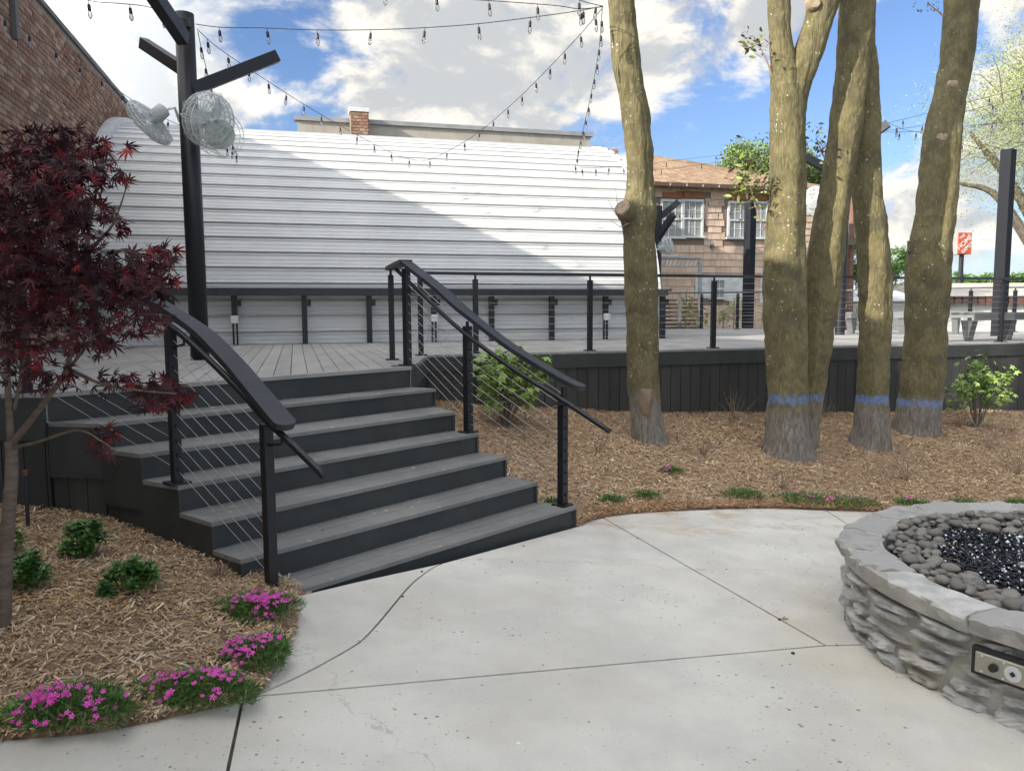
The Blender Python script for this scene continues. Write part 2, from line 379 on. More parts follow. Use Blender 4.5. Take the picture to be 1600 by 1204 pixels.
def link(name, me, parent, o0, kind=None):
    o = bpy.data.objects.new(name, me); COL.objects.link(o)
    if parent is not None: o.parent = parent
    else: o.location = tuple(o0)
    ORG[o.name] = np.array(o0, float)
    if kind: o['kind'] = kind
    return o
def np_mesh(name, V, Fc, m, parent=None, loc=(0, 0, 0), kind=None, smooth=False):
    """V (n,3) array, Fc (k, m) array of equal sized faces"""
    o0 = ORG[parent.name] if parent is not None else np.array(loc, float)
    me = bpy.data.meshes.new(name); V = (V - o0).astype(np.float32)
    me.vertices.add(len(V)); me.vertices.foreach_set('co', V.ravel())
    k = Fc.shape[1]; me.loops.add(Fc.size); me.loops.foreach_set('vertex_index', Fc.ravel().astype(np.int32))
    me.polygons.add(len(Fc)); me.polygons.foreach_set('loop_start', np.arange(0, Fc.size, k, dtype=np.int32))
    me.polygons.foreach_set('loop_total', np.full(len(Fc), k, dtype=np.int32))
    if smooth: me.polygons.foreach_set('use_smooth', np.ones(len(Fc), dtype=bool))
    me.update(calc_edges=True); me.materials.append(m)
    return link(name, me, parent, o0, kind)
def tag(o, label, cat, group=None):
    o['label'] = label; o['category'] = cat
    if group: o['group'] = group
    return o
def thing(name, label, cat, loc, group=None):
    o = bpy.data.objects.new(name, None); COL.objects.link(o); o.location = tuple(map(float, loc)); o.empty_display_size = .1
    ORG[o.name] = np.array(loc, float); return tag(o, label, cat, group)
def structure(o): o['kind'] = 'structure'; return o
def clone(o, parent, loc=None, mw=None):
    """copy of a part sharing its mesh, placed with local matrix mw"""
    c = o.copy(); COL.objects.link(c); c.parent = parent; ORG[c.name] = ORG[parent.name]
    if mw is not None: c.matrix_local = mw
    elif loc is not None: c.location = loc
    return c
def rot_from(zdir, spin=0.):
    z = Vector(zdir).normalized(); q = z.to_track_quat('Z', 'Y').to_matrix(); return q @ Matrix.Rotation(spin, 3, 'Z')
def scatter(tv, tf, pos, R, sc):
    """tv (n,3) template, tf faces (k,m); pos (N,3), R (N,3,3), sc (N,) -> V,F"""
    N = len(pos); V = np.einsum('nij,kj->nki', R, tv) * np.asarray(sc).reshape(N, 1, -1) + pos[:, None, :]
    Fc = tf[None] + (np.arange(N) * len(tv))[:, None, None]
    return V.reshape(-1, 3), Fc.reshape(-1, tf.shape[1])
def rand_rot(N, tilt, yaw=None):
    """random rotations: z axis tilted from up by about tilt radians"""
    a = rng.uniform(0, 2 * math.pi, N) if yaw is None else yaw; b = rng.normal(0, tilt, N); c = rng.normal(0, tilt, N)
    ca, sa, cb, sb, cc, sc_ = np.cos(a), np.sin(a), np.cos(b), np.sin(b), np.cos(c), np.sin(c)
    z = np.zeros(N); o = np.ones(N)
    Rz = np.stack([ca, -sa, z, sa, ca, z, z, z, o], 1).reshape(N, 3, 3)
    Rx = np.stack([o, z, z, z, cb, -sb, z, sb, cb], 1).reshape(N, 3, 3)
    Ry = np.stack([cc, z, sc_, z, o, z, -sc_, z, cc], 1).reshape(N, 3, 3)
    return Rz @ Rx @ Ry
def inpoly(x, y, poly):
    c = np.zeros(len(x), bool); n = len(poly)
    for i in range(n):
        x1, y1 = poly[i][:2]; x2, y2 = poly[(i + 1) % n][:2]
        k = ((y1 > y) != (y2 > y)) & (x < (x2 - x1) * (y - y1) / (y2 - y1 + 1e-12) + x1); c ^= k
    return c
def dist_poly(x, y, line):
    d = np.full(np.shape(x), 1e9)
    for a, b in zip(line[:-1], line[1:]):
        ax, ay = a[:2]; bx, by = b[:2]; vx, vy = bx - ax, by - ay
        k = np.clip(((x - ax) * vx + (y - ay) * vy) / (vx * vx + vy * vy), 0, 1)
        d = np.minimum(d, np.hypot(x - ax - k * vx, y - ay - k * vy))
    return d
def smooth_line(pts, n=8):
    """Catmull-Rom through points"""
    p = [np.array(q, float) for q in pts]; p = [2 * p[0] - p[1]] + p + [2 * p[-1] - p[-2]]; out = []
    for i in range(1, len(p) - 2):
        for k in range(n):
            s = k / n; a, b, c, d = p[i - 1:i + 3]
            out.append(.5 * ((2 * b) + (-a + c) * s + (2 * a - 5 * b + 4 * c - d) * s * s + (-a + 3 * b - 3 * c + d) * s ** 3))
    out.append(p[-2]); return out
def inset(poly, g):
    n = len(poly); ar = sum(poly[i][0] * poly[(i + 1) % n][1] - poly[(i + 1) % n][0] * poly[i][1] for i in range(n))
    if ar < 0: poly = poly[::-1]
    out = []
    for i in range(n):
        a, b, c = [np.array(poly[(i + k) % n][:2], float) for k in (-1, 0, 1)]
        d1 = (b - a) / (np.linalg.norm(b - a) + 1e-9); d2 = (c - b) / (np.linalg.norm(c - b) + 1e-9)
        n1 = np.array([-d1[1], d1[0]]); n2 = np.array([-d2[1], d2[0]]); m = n1 + n2; m /= max(.35, np.linalg.norm(m)); k = g / max(.4, m.dot(n1))
        out.append(tuple(b + m * k))
    return out

# ================================================================== SETTING
DZ = 1.18; RH = .165
Rp = {1: (901, 790), 2: (840, 753), 3: (792, 713), 4: (748, 677), 5: (711, 643), 6: (681, 607)}
Lp = {1: (425, 935), 2: (376, 874), 3: (330, 816), 4: (278, 759), 5: (219, 709), 6: (156, 662)}
RC = {k: P(*Rp[k], k * RH)[:2] for k in Rp}; RC[7] = np.array([-.94, 7.20])
LC = {k: P(*Lp[k], k * RH)[:2] for k in Lp}; LC[7] = np.array([-3.02, 4.96])
ZL = {k: k * RH for k in range(1, 7)}; ZL[7] = DZ; ZL[0] = 0

# ---- wide ground sheet
mb = MB(); mb.add([(-900, -900, -1.25), (900, -900, -1.25), (900, 900, -1.25), (-900, 900, -1.25)], [(0, 1, 2, 3)])
structure(mb.build('ground', mat('far_ground', (.09, .10, .05), (.16, .15, .11), .95, scale=.08, detail=8, world=True)))

# ---- concrete path: base sheet + separate slabs
J1 = [G(*p)[:2] for p in [(690, 880), (668, 892), (640, 915), (612, 948), (585, 980), (560, 1004), (520, 1028), (475, 1052), (430, 1073), (395, 1087)]]
J1 = [q[:2] for q in smooth_line(J1, 3)]
stepbot = [G(*p)[:2] for p in [(450, 934), (560, 908), (690, 880)]]
stepbot2 = [G(*p)[:2] for p in [(690, 880), (800, 850), (903, 822)]]
bedL = [G(*p)[:2] for p in [(458, 936), (459, 960), (455, 990), (441, 1025), (420, 1057), (395, 1087), (340, 1103), (250, 1123), (150, 1143), (60, 1151), (0, 1155), (-250, 1162), (-700, 1170)]]
bedL = [q[:2] for q in smooth_line(bedL, 4)]
iL = min(range(len(bedL)), key=lambda i: np.hypot(*(bedL[i] - J1[-1])))
bedR = [G(*p)[:2] for p in [(903, 822), (930, 811), (970, 804), (1030, 799), (1130, 795), (1210, 794), (1290, 797), (1400, 800), (1500, 806), (1640, 822), (1850, 860), (2200, 930)]]
bedR = [q[:2] for q in smooth_line(bedR, 3)]
crn = G(1290, 1008)[:2]; j2l = G(425, 1085)[:2]
j3t = min(range(len(bedR)), key=lambda i: np.hypot(*(bedR[i] - G(940, 809)[:2])))
j5t = min(range(len(bedR)), key=lambda i: np.hypot(*(bedR[i] - G(1285, 797)[:2])))
LEFTB, BACK, RIGHT = -4.4, -3.0, 9.0
j4b = np.array([.40, BACK])
slabs = []
slabs.append(stepbot + J1[1:-1] + list(bedL[:iL + 1])[::-1])
slabs.append(stepbot2 + bedR[1:j3t + 1] + [crn, j2l] + J1[::-1][:-1])
j5a = G(1330, 822)[:2]; j5e = j5a + (j5a - bedR[j5t]) * 14
slabs.append(bedR[j3t:j5t + 1] + [j5a, j5a + (j5a - bedR[j5t]) * 3, crn + np.array([1.8, .3]), crn])
slabs.append(bedR[j5t:] + [np.array([RIGHT, 2.2]), np.array([4.8, 2.2]), crn + np.array([1.8, .3]), j5a + (j5a - bedR[j5t]) * 3, j5a])
j4t = G(379, 1092)[:2]
slabs.append([j2l, crn, crn + np.array([1.8, .3]), np.array([4.8, 2.2]), np.array([RIGHT, 2.2]), np.array([RIGHT, BACK]), j4b, j4t, J1[-1]])
slabs.append(list(bedL[iL + 1:]) + [np.array([LEFTB - .6, BACK]), j4b, j4t])
mb = MB(); base = list(bedL)[::-1] + stepbot + stepbot2[1:] + bedR[1:] + [np.array([RIGHT, BACK]), np.array([LEFTB - .6, BACK])]
mb.prism([tuple(q) for q in inset([tuple(q) for q in base], .03)], lambda x, y: plane_z(x, y) - .3, lambda x, y: plane_z(x, y) - .014)
path = structure(mb.build('path', M_joint))
for sl in slabs:
    mb = MB(); mb.prism(inset([tuple(q) for q in sl], .0065), lambda x, y: plane_z(x, y) - .16, lambda x, y: plane_z(x, y))
    o = mb.build('slab', M_conc, path)

# ---- mulch beds
fence_y = lambda x: 9.45 + .31 * x
def zR(x, y):
    d = dist_poly(x, y, bedR)
    k = np.clip(.2 - .0085 * np.maximum(x, 0) - .0003 * np.maximum(x, 0) ** 2, .02, .2)
    return plane_z(x, y) + .012 + k * d
def zLf(x, y):
    d = dist_poly(x, y, bedL); return plane_z(x, y) + .012 + .03 * np.minimum(1, d / .15) + .075 * d
def hitM(px, py, zf):
    z = 0.
    for _ in range(40):
        q = P(px, py, z); z = .5 * z + .5 * float(zf(q[0], q[1]))
    return P(px, py, z)
polyR = [tuple(q) for q in bedR] + [(12.5, 4.5), (16, fence_y(16) + .05), (-1.0, 9.2), (-1.0, 7.3)] + [tuple(RC[k]) for k in (6, 5, 4, 3, 2, 1)]
polyL = [tuple(q) for q in bedL] + [(-4.6, 5.0)] + [(LC[7][0] - 1.6, 5.15)] + [(LC[7][0], 5.15)] + [tuple(LC[k] + np.array([.12, .12])) for k in (6, 5, 4, 3, 2, 1)]
def bed(name, poly, zf, step, bb):
    x0, x1, y0, y1 = bb; xs = np.arange(x0, x1, step); ys = np.arange(y0, y1, step); X, Y = np.meshgrid(xs, ys)
    Z = zf(X.ravel(), Y.ravel()) + .012 * np.sin(X.ravel() * 5.1 + 1.3 * np.sin(Y.ravel() * 4)) * np.sin(Y.ravel() * 6.3)
    V = np.stack([X.ravel(), Y.ravel(), Z], 1); nx = len(xs)
    i, j = np.meshgrid(np.arange(nx - 1), np.arange(len(ys) - 1)); a = (j * nx + i).ravel()
    cx = X.ravel()[a] + step / 2; cy = Y.ravel()[a] + step / 2
    k = inpoly(cx, cy, [tuple(q) for q in inset(poly, -.05)]); a = a[k]
    V[~inpoly(X.ravel(), Y.ravel(), poly), 2] -= .045
    Fc = np.stack([a, a + 1, a + nx + 1, a + nx], 1)
    return structure(np_mesh(name, V, Fc, M_soil, smooth=True))
bed('mulch_bed', polyR, zR, .05, (-1.3, 16, 5.5, 14.5))
bed('mulch_bed', polyL, zLf, .03, (-5.2, -.9, 2.2, 5.2))
def chips(name, poly, zf, N, bb, lr, wr, m, mask=None, label=None):
    poly = [tuple(q) for q in inset(poly, -.02)]
    x = rng.uniform(bb[0], bb[1], N); y = rng.uniform(bb[2], bb[3], N); k = inpoly(x, y, poly)
    if mask is not None: k &= mask(x, y)
    x, y = x[k], y[k]; n = len(x); z = zf(x, y) + rng.uniform(.0, .022, n) + .012 * np.sin(x * 5.1 + 1.3 * np.sin(y * 4)) * np.sin(y * 6.3)
    tv = np.array([(-.5, -.5, 0), (.5, -.4, 0), (.55, .35, 0), (-.45, .5, 0), (0, -.45, .35), (.05, .45, .3)], float)
    # two bent quads
    tf = np.array([(0, 4, 5, 3), (4, 1, 2, 5)])
    R = rand_rot(n, .28); L = rng.uniform(0, 1, n) ** 2 * (lr[1] - lr[0]) + lr[0]; Wd = rng.uniform(wr[0], wr[1], n)
    sc = np.stack([L, Wd, Wd * 1.0], 1)
    V = np.einsum('nij,nkj->nki', R, tv[None] * sc[:, None, :]) + np.stack([x, y, z], 1)[:, None, :]
    Fc = (tf[None] + (np.arange(n) * 6)[:, None, None]).reshape(-1, 4)
    o = np_mesh(name, V.reshape(-1, 3), Fc, m, kind='stuff')
    if label: tag(o, label, 'mulch')
    return o
chips('mulch', polyR, zR, 150000, (-1.1, 9.5, 5.8, 12.4), (.015, .08), (.005, .013), M_chip, label='tan shredded bark mulch in the bed between the path and the deck')
chips('mulch', polyR, zR, 60000, (-1.1, 9.5, 5.8, 12.4), (.015, .05), (.004, .012), M_chip2, label='fine reddish brown mulch crumbs among the trees beside the fence')
chips('mulch', polyL, zLf, 42000, (-4.2, -.9, 2.6, 5.2), (.012, .072), (.003, .010), M_chip, label='coarse tan mulch strands left of the dark stairs')
chips('mulch', polyL, zLf, 26000, (-4.2, -.9, 2.6, 4.2), (.01, .03), (.003, .008), mat('golden_crumb', (.55, .36, .15), (.44, .28, .11), .9, var=.4),
      mask=lambda x, y: np.hypot((x + 2.05) / .75, (y - 3.65) / .30) + rng.uniform(-.35, .35, len(x)) < 1, label='golden brown patch of fine mulch near the maple foot')

def edge_chips(line, zf, N, wid, m, lr, wr, label, sgn):
    L_ = np.array([q[:2] for q in line]); sl_w = np.linalg.norm(L_[1:] - L_[:-1], axis=1) * (np.abs(L_[1:, 0]) < 6); idx = rng.choice(len(line) - 1, N, p=sl_w / sl_w.sum()); t_ = rng.uniform(0, 1, N); p = L_[idx] + (L_[idx + 1] - L_[idx]) * t_[:, None]
    d = L_[idx + 1] - L_[idx]; d /= np.linalg.norm(d, axis=1)[:, None] + 1e-9; nrm = np.stack([-d[:, 1], d[:, 0]], 1) * sgn; p = p + nrm * rng.uniform(-.012, wid, N)[:, None]
    k = p[:, 0] < 9; x, y = p[k, 0], p[k, 1]; n = len(x); z = np.maximum(zf(x, y) + .006, plane_z(x, y) + .004) + rng.uniform(0, .02, n)
    tv = np.array([(-.5, -.5, 0), (.5, -.4, 0), (.55, .35, 0), (-.45, .5, 0), (0, -.45, .35), (.05, .45, .3)], float); tf = np.array([(0, 4, 5, 3), (4, 1, 2, 5)])
    sc = np.stack([rng.uniform(lr[0], lr[1], n), rng.uniform(wr[0], wr[1], n), np.full(n, .008)], 1)
    V = np.einsum('nij,nkj->nki', rand_rot(n, .3), tv[None] * sc[:, None, :]) + np.stack([x, y, z], 1)[:, None, :]
    tag(np_mesh('mulch', V.reshape(-1, 3), (tf[None] + (np.arange(n) * 6)[:, None, None]).reshape(-1, 4), m, kind='stuff'), label, 'mulch')
edge_chips(bedL, zLf, 14000, .14, M_chip, (.015, .06), (.003, .009), 'loose mulch strands spilling along the left curved path edge', -1)
edge_chips(bedR, zR, 9000, .14, M_chip2, (.015, .05), (.004, .010), 'loose mulch crumbs spilling along the far path edge', 1)
# ================================================================== BUILDINGS
# ---- quonset hut (white corrugated half round building)
QO = np.array([-6.536, 11.84]); QR, QZ0, QL = 3.97, .153, 9.60
def qprof(a):
    if a < QZ0: return 0., DZ + a, (-1., 0.)
    th = (a - QZ0) / QR; return QR * (1 - math.cos(th)), DZ + QZ0 + QR * math.sin(th), (-math.cos(th), math.sin(th))
def qpt(s, a, off=0.):
    b, z, n = qprof(a); b += n[0] * off; z += n[1] * off; q = QO + u * s + w * b; return (q[0], q[1], z)
hut = thing('quonset_hut', 'long white corrugated metal hut with a half round roof behind the deck', 'building', (QO[0], QO[1], DZ))
a0, sp_ = .1725, .2622
k = -1
while a0 + k * sp_ < QZ0 + QR * math.pi:
    st = a0 + k * sp_
    pr = [(0.0, -.03), (.030, -.03), (.031, .034), (.048, .034), (.060, .010), (.092, .010), (.098, .016), (.108, .016), (.114, .010), (.158, .010), (.164, .016), (.174, .016), (.180, .010),
          (.228, .010), (.238, .026), (.254, .026), (.2620, .010), (.2622, -.03)]
    pr = [(st + a * sp_ / .2622, o) for a, o in pr]; pr = [(max(a, -.05), o) for a, o in pr]
    vs = []
    for a, o in pr: vs += [qpt(0, a, o), qpt(QL, a, o)]
    n = len(pr); fs = [(2 * i, 2 * i + 1, 2 * i + 3, 2 * i + 2) for i in range(n - 1)]
    mb = MB(); mb.add(vs, fs); mb.build('metal_panel', M_white, hut); k += 1
mb = MB()   # inner shell and end walls
arc = [qpt(0, QZ0 + QR * math.pi * i / 40, -.04) for i in range(41)]; arc2 = [qpt(QL, QZ0 + QR * math.pi * i / 40, -.04) for i in range(41)]
b0 = QO + w * 2 * QR; b1 = QO + u * QL + w * 2 * QR
base1 = [(QO[0], QO[1], -1.2)] + arc + [(b0[0], b0[1], -1.2)]; e = QO + u * QL; base2 = [(e[0], e[1], -1.2)] + arc2 + [(b1[0], b1[1], -1.2)]
n = len(base1); mb.add(base1 + base2, [tuple(range(n)), tuple(range(n, 2 * n))] + [(i, (i + 1) % n, n + (i + 1) % n, n + i) for i in range(n)])
mb.build('end_wall', mat('hut_shell', (.6, .6, .58), rough=.7), hut)
def arcband(s0, s1, off0, off1, name, m, parent, amax=math.pi):
    mb = MB(); N = 44
    for i in range(N):
        a = QZ0 + QR * amax * i / N; b = QZ0 + QR * amax * (i + 1) / N
        if i == 0: a = -.05
        vs = [qpt(s0, a, off0), qpt(s1, a, off0), qpt(s1, b, off0), qpt(s0, b, off0), qpt(s0, a, off1), qpt(s1, a, off1), qpt(s1, b, off1), qpt(s0, b, off1)]
        mb.add(vs, [(0, 1, 2, 3), (4, 7, 6, 5), (0, 4, 5, 1), (1, 5, 6, 2), (3, 2, 6, 7), (0, 3, 7, 4)])
    return mb.build(name, m, parent)
arcband(-.06, .14, .0, .12, 'edge_trim', M_trim, hut)
arcband(QL - .07, QL + .03, 0, .05, 'edge_trim', M_trim, hut)
# wrinkled flashing between hut and brick wall
mb = MB(); N = 90
for i in range(N):
    a = QZ0 + QR * math.pi * .62 * i / N; b = QZ0 + QR * math.pi * .62 * (i + 1) / N
    f = lambda x: .14 + .035 * math.sin(x * 23) + .02 * math.sin(x * 57 + 1)
    mb.add([qpt(-.10, a, 0), qpt(-.02, a, .05), qpt(-.02, b, .05), qpt(-.10, b, 0), qpt(-.2 + .03 * math.sin(a * 31), a, f(a)), qpt(-.2 + .03 * math.sin(b * 31), b, f(b))], [(0, 1, 2, 3), (1, 4, 5, 2)])
mb.build('flashing', M_trim, hut)
# bolts on the right trim
mb = MB()
for i in range(30):
    p = qpt(QL - .03, QZ0 + QR * math.pi * (.05 + .9 * i / 30), .06); mb.box(p, (.03, .03, .03), (u[0], u[1], 0))
mb.build('bolt', M_coping, hut)

# ---- counter along the hut
mb = MB()
def wl(px, off):   # point on the line parallel to the hut wall, off metres in front
    O = QO - w * off; d = ray(px, 500); s = (d[0] * O[1] - d[1] * O[0]) / (u[0] * d[1] - u[1] * d[0]); return O + u * s
ctr = thing('drink_counter', 'long narrow charcoal counter on posts against the white hut', 'counter', (*wl(600, .15), DZ))
a = wl(118, .16); b = wl(1043, .16)
mb.wallq(a, b, 2.035, 2.073, .34); mb.build('counter_top', M_rail, ctr)
a = wl(118, .335); b = wl(1043, .335); mb = MB(); mb.wallq(a, b, 1.955, 2.034, .03); mb.build('apron', M_rail, ctr)
for px in (148, 262, 367, 476, 577, 678, 768, 862, 946, 1035):
    c = wl(px, .22); box_here = px in (367, 678, 946)
    mb = MB(); z0 = DZ + .36 if box_here else DZ
    mb.box((c[0], c[1], (z0 + 1.954) / 2), (.085, .085, 1.954 - z0), (u[0], u[1], 0)); mb.build('leg', M_black, ctr)
    c2 = c + u * .075; mb = MB(); mb.box((c2[0], c2[1], 1.84), (.06, .07, .1), (u[0], u[1], 0)); mb.build('bracket', M_black, ctr)
    if box_here:
        mb = MB()
        for dx in (-.028, .028):
            q = c + u * dx; mb.box((q[0], q[1], DZ + .18), (.026, .05, .36), (u[0], u[1], 0))
        mb.build('conduit', M_black, ctr)
        q = c - w * .07; mb = MB(); mb.box((q[0], q[1], DZ + .40), (.115, .07, .12), (u[0], u[1], 0)); mb.build('outlet_box', M_trim, ctr, bevel=.008)

# ---- brick building on the left
bx = lambda y: -3.45 - .267 * y
bdir = np.array([-.258, .966]); bn = np.array([.966, .258])
BTOP = 5.84
bw = thing('brick_building', 'tall weathered red brick building side wall at the left', 'building', (bx(12), 12, -1.2))
A = np.array([bx(-14), -14.]); B = np.array([bx(27), 27.])
mb = MB(); mb.prism([tuple(A), tuple(B), tuple(B - bn * 9), tuple(A - bn * 9)], -1.2, BTOP); mb.build('wall', M_mortar, bw)
mb = MB(); mb.prism([tuple(A + bn * .05), tuple(B + bn * .05), tuple(B - bn * .35), tuple(A - bn * .35)], BTOP + .002, BTOP + .07); mb.build('coping', M_coping, bw)
bl, bh = .215, .0735
brk = []
s_at = lambda y: (y - 12) / .966
row = 0; z = 1.24
while z < BTOP - .05:
    s0 = s_at(8.2) + (row % 2) * bl / 2
    s = s0
    while s < s_at(19):
        y = 12 + s * .966; brk.append((s, z, row)); s += bl
    z += bh; row += 1
def bpos(s, z, out): q = np.array([bx(12), 12.]) + bdir * s + bn * out; return (q[0], q[1], z)
# the 300 that show largest above the maple
def vis(b):
    s, z, r = b; p = bpos(s, z, 0); px = 800 + F * p[0] / p[1]; py = 487 - F * (z - CZ) / p[1]
    ok = px > -6 and py > -6 and (py < 200) and z < BTOP - .08
    return (0 if ok else 1, p[1])
brk.sort(key=vis)
tm = MB(); tm.box((0, 0, 0), (.022, bl - .011, bh - .011), (bn[0], bn[1], 0), (bdir[0], bdir[1], 0)); bo = None
for i, (s, z, r) in enumerate(brk[:300]):
    p = np.array(bpos(s, z, .003 + random.uniform(-.003, .004)))
    if bo is None:
        bo = tm.build('brick', M_brick, bw); bo.data = bo.data.copy()
        # recentre mesh on its own origin
        for v in bo.data.vertices: v.co += Vector(ORG[bw.name])
        bo.location = tuple(p - ORG[bw.name])
    else: clone(bo, bw, loc=tuple(p - ORG[bw.name]))
rest = np.array([bpos(s, z, .003 + random.uniform(-.004, .005)) for s, z, r in brk[300:]])
tv = np.array(tm.v); tf = np.array(tm.f); V, Fc = scatter(tv, tf, rest, np.tile(np.eye(3), (len(rest), 1, 1)), np.ones(len(rest)))
np_mesh('brick_courses', V, Fc, M_brick, bw, kind='stuff')
# small vent pipe bracket high on the wall
p = bpos(s_at(9.7), 5.25, .05); mb = MB(); mb.box(p, (.06, .10, .5), (bn[0], bn[1], 0), (bdir[0], bdir[1], 0)); mb.build('wall_bracket', M_gwood, bw)
# grey lean-to awning on brick wall behind the maple
q0 = bpos(s_at(11.6), 2.30, .1); q1 = bpos(s_at(9.2), 3.0, .1)
aw = thing('wall_awning', 'sloping grey metal gutter on the brick wall behind the red maple', 'gutter', q0)
mb = MB(); mb.tube([q0, q1], .06, 4); mb.build('gutter', M_trim, aw)

# ---- building behind the hut (concrete parapet) with chimney
def lineO(px, Y): d = ray(px, 480); return np.array([d[0] * Y, Y])
def onw(O, px, py):
    """hit of a pixel ray with the vertical plane through O along u -> (s, z, xy)"""
    d = ray(px, py); s = (d[0] * O[1] - d[1] * O[0]) / (u[0] * d[1] - u[1] * d[0]); q = O + u * s; return s, CZ + d[2] * q[1], q
PO = lineO(473, 25.); sR, zR_, qR = onw(PO, 922, 209); _, zl, ql = onw(PO, 473, 182)
par = thing('parapet_building', 'plain weathered concrete parapet building rising behind the white hut', 'building', (PO[0], PO[1], -1.2))
mb = MB(); a = PO; b = PO + u * sR
mb.prism([tuple(a), tuple(b), tuple(b + w * 8), tuple(a + w * 8)], -1.2, (zl + zR_) / 2 - .12)
mb.build('wall', mat('stained_stucco', (.40, .375, .32), (.30, .27, .225), .9, scale=1.5, detail=8, stretch=(1, 1, .6), bump=.3, lo=.4, hi=.7), par)
mb = MB(); mb.prism([tuple(a - w * .08 - u * .08), tuple(b - w * .08 + u * .08), tuple(b + w * .25 + u * .08), tuple(a + w * .25 - u * .08)], (zl + zR_) / 2 - .118, (zl + zR_) / 2 + .02)
mb.build('coping', mat('grey_coping', (.24, .25, .26), (.3, .3, .3), .6, scale=2), par)
CO = PO - w * .7; s0, z0, q0 = onw(CO, 548, 206); s1, z1, q1 = onw(CO, 575, 174)
ch = thing('brick_chimney', 'square red brick chimney with a pale cap behind the white hut roof', 'chimney', (q0[0], q0[1], 0))
cw = s1 - s0; cc = (q0 + q1) / 2 + w * cw / 2
mb = MB(); mb.box((cc[0], cc[1], z1 / 2 - 1), (cw - .02, cw - .02, z1 + 1.9), (u[0], u[1], 0)); mb.build('flue', M_mortar, ch)
mb = MB(); mb.box((cc[0], cc[1], z1 + .04), (cw + .06, cw + .06, .13), (u[0], u[1], 0)); mb.build('cap', M_trim, ch)
mb = MB(); zz = z1 - .10; r = 0
while zz > z1 - 1.5:
    n = 3
    for i in range(-1, n + 1):
        x0 = -cw / 2 + (i + (r % 2) * .5) * cw / n; x1 = x0 + cw / n - .02
        x0 = max(x0, -cw / 2); x1 = min(x1, cw / 2)
        if x1 - x0 < .03: continue
        q = cc + u * (x0 + x1) / 2 - w * (cw / 2); mb.box((q[0], q[1], zz), (x1 - x0, .03, .075), (u[0], u[1], 0))
        q = cc + w * (x0 + x1) / 2 + u * (cw / 2); mb.box((q[0], q[1], zz), (.03, x1 - x0, .075), (u[0], u[1], 0))
    zz -= .095; r += 1
mb.build('brick_courses', M_brick, ch, kind='stuff')

# ---- tan house at the right
HO = lineO(1150, 34.)
def hp(px, py, b=0.):
    s, z, q = onw(HO + w * b, px, py); return s, z
sL = onw(HO, 960, 300)[0]; sRt = onw(HO, 1286, 300)[0]; zE = onw(HO, 1150, 291)[1]
hou = thing('tan_house', 'two storey house with tan shingle siding and brown hip roof', 'house', (HO[0], HO[1], -1.2))
def hq(s, b, z): q = HO + u * s + w * b; return (q[0], q[1], z)
mb = MB(); mb.prism([hq(sL, 0, 0)[:2], hq(sRt, 0, 0)[:2], hq(sRt, 9, 0)[:2], hq(sL, 9, 0)[:2]], -1.2, zE)
mb.build('wall', mat('siding_underlay', (.20, .15, .125), rough=.9), hou)
zr = zE + 1.75; ov = .55
e1, e2, e3, e4 = hq(sL - ov, -ov, zE - .05), hq(sRt + ov, -ov, zE - .05), hq(sRt + ov, 9 + ov, zE - .05), hq(sL - ov, 9 + ov, zE - .05)
r1, r2 = hq(sL + 3.5, 4.5, zr + .35), hq(sRt - 3.9, 4.5, zr + .1)
M_roof = mat('brown_roof_shingle', (.50, .36, .24), (.41, .29, .19), .9, scale=3, detail=6, var=.16, bump=.4, bscale=20)
mb = MB(); mb.add([e1, e2, e3, e4, r1, r2], [(0, 1, 5, 4), (1, 2, 5), (2, 3, 4, 5), (3, 0, 4), (3, 2, 1, 0)]); rf = mb.build('roof', mat('roof_deck', (.2, .13, .08), rough=.9), hou)
# shingle courses on the front and right slopes
def slope_courses(a, b, c, d, n, name, wd=.32):
    """quad a b (eave) c d (ridge), courses of shingles"""
    a, b, c, d = [np.array(x) for x in (a, b, c, d)]; nn = np.cross(b - a, d - a); nn /= np.linalg.norm(nn); nn = nn if nn[2] > 0 else -nn
    mb = MB()
    for i in range(n):
        l0 = a + (d - a) * i / n; l1 = a + (d - a) * (i + 1.12) / n; r0 = b + (c - b) * i / n; r1_ = b + (c - b) * (i + 1.12) / n
        L = np.linalg.norm(r0 - l0); m = max(2, int(L / wd)); off = random.random() / m
        ts = [0] + sorted([(j + off * m % 1 + random.uniform(-.15, .15)) / m for j in range(1, m)]) + [1]
        for t0, t1 in zip(ts[:-1], ts[1:]):
            if t1 - t0 < .001: continue
            lift = .028 + random.uniform(-.006, .01); g = .008 / L
            v = [l0 + (r0 - l0) * (t0 + g) + nn * lift, l0 + (r0 - l0) * (t1 - g) + nn * lift, l1 + (r1_ - l1) * (t1 - g) + nn * .006, l1 + (r1_ - l1) * (t0 + g) + nn * .006]
            v2 = [v[0] - nn * lift, v[1] - nn * lift]
            mb.add(v + v2, [(0, 1, 2, 3), (4, 5, 1, 0)])
    return mb.build(name, M_roof, rf, kind='stuff')
slope_courses(e1, e2, r2, r1, 24, 'roof_shingle')
slope_courses(e2, e3, r2, r2, 24, 'roof_shingle')
mb = MB(); mb.wallq(e1[:2], e2[:2], zE - .2, zE - .052, .04); mb.wallq(e2[:2], e3[:2], zE - .2, zE - .052, .04); mb.build('fascia', mat('brown_fascia', (.10, .06, .045), rough=.8), hou)
mb = MB(); ss = sL
while ss < sRt: mb.box(hq(ss, -.33, zE - .13), (.06, .5, .1), (u[0], u[1], 0)); ss += .75
mb.build('rafter_tail', mat('rafter_paint', (.45, .40, .33), rough=.8), hou)
wins = [(1034, 315, 1064, 370), (1067, 315, 1094, 369), (1139, 318, 1164, 371), (1170, 318, 1196, 371), (1199, 318, 1222, 371), (1110, 438, 1129, 464)]
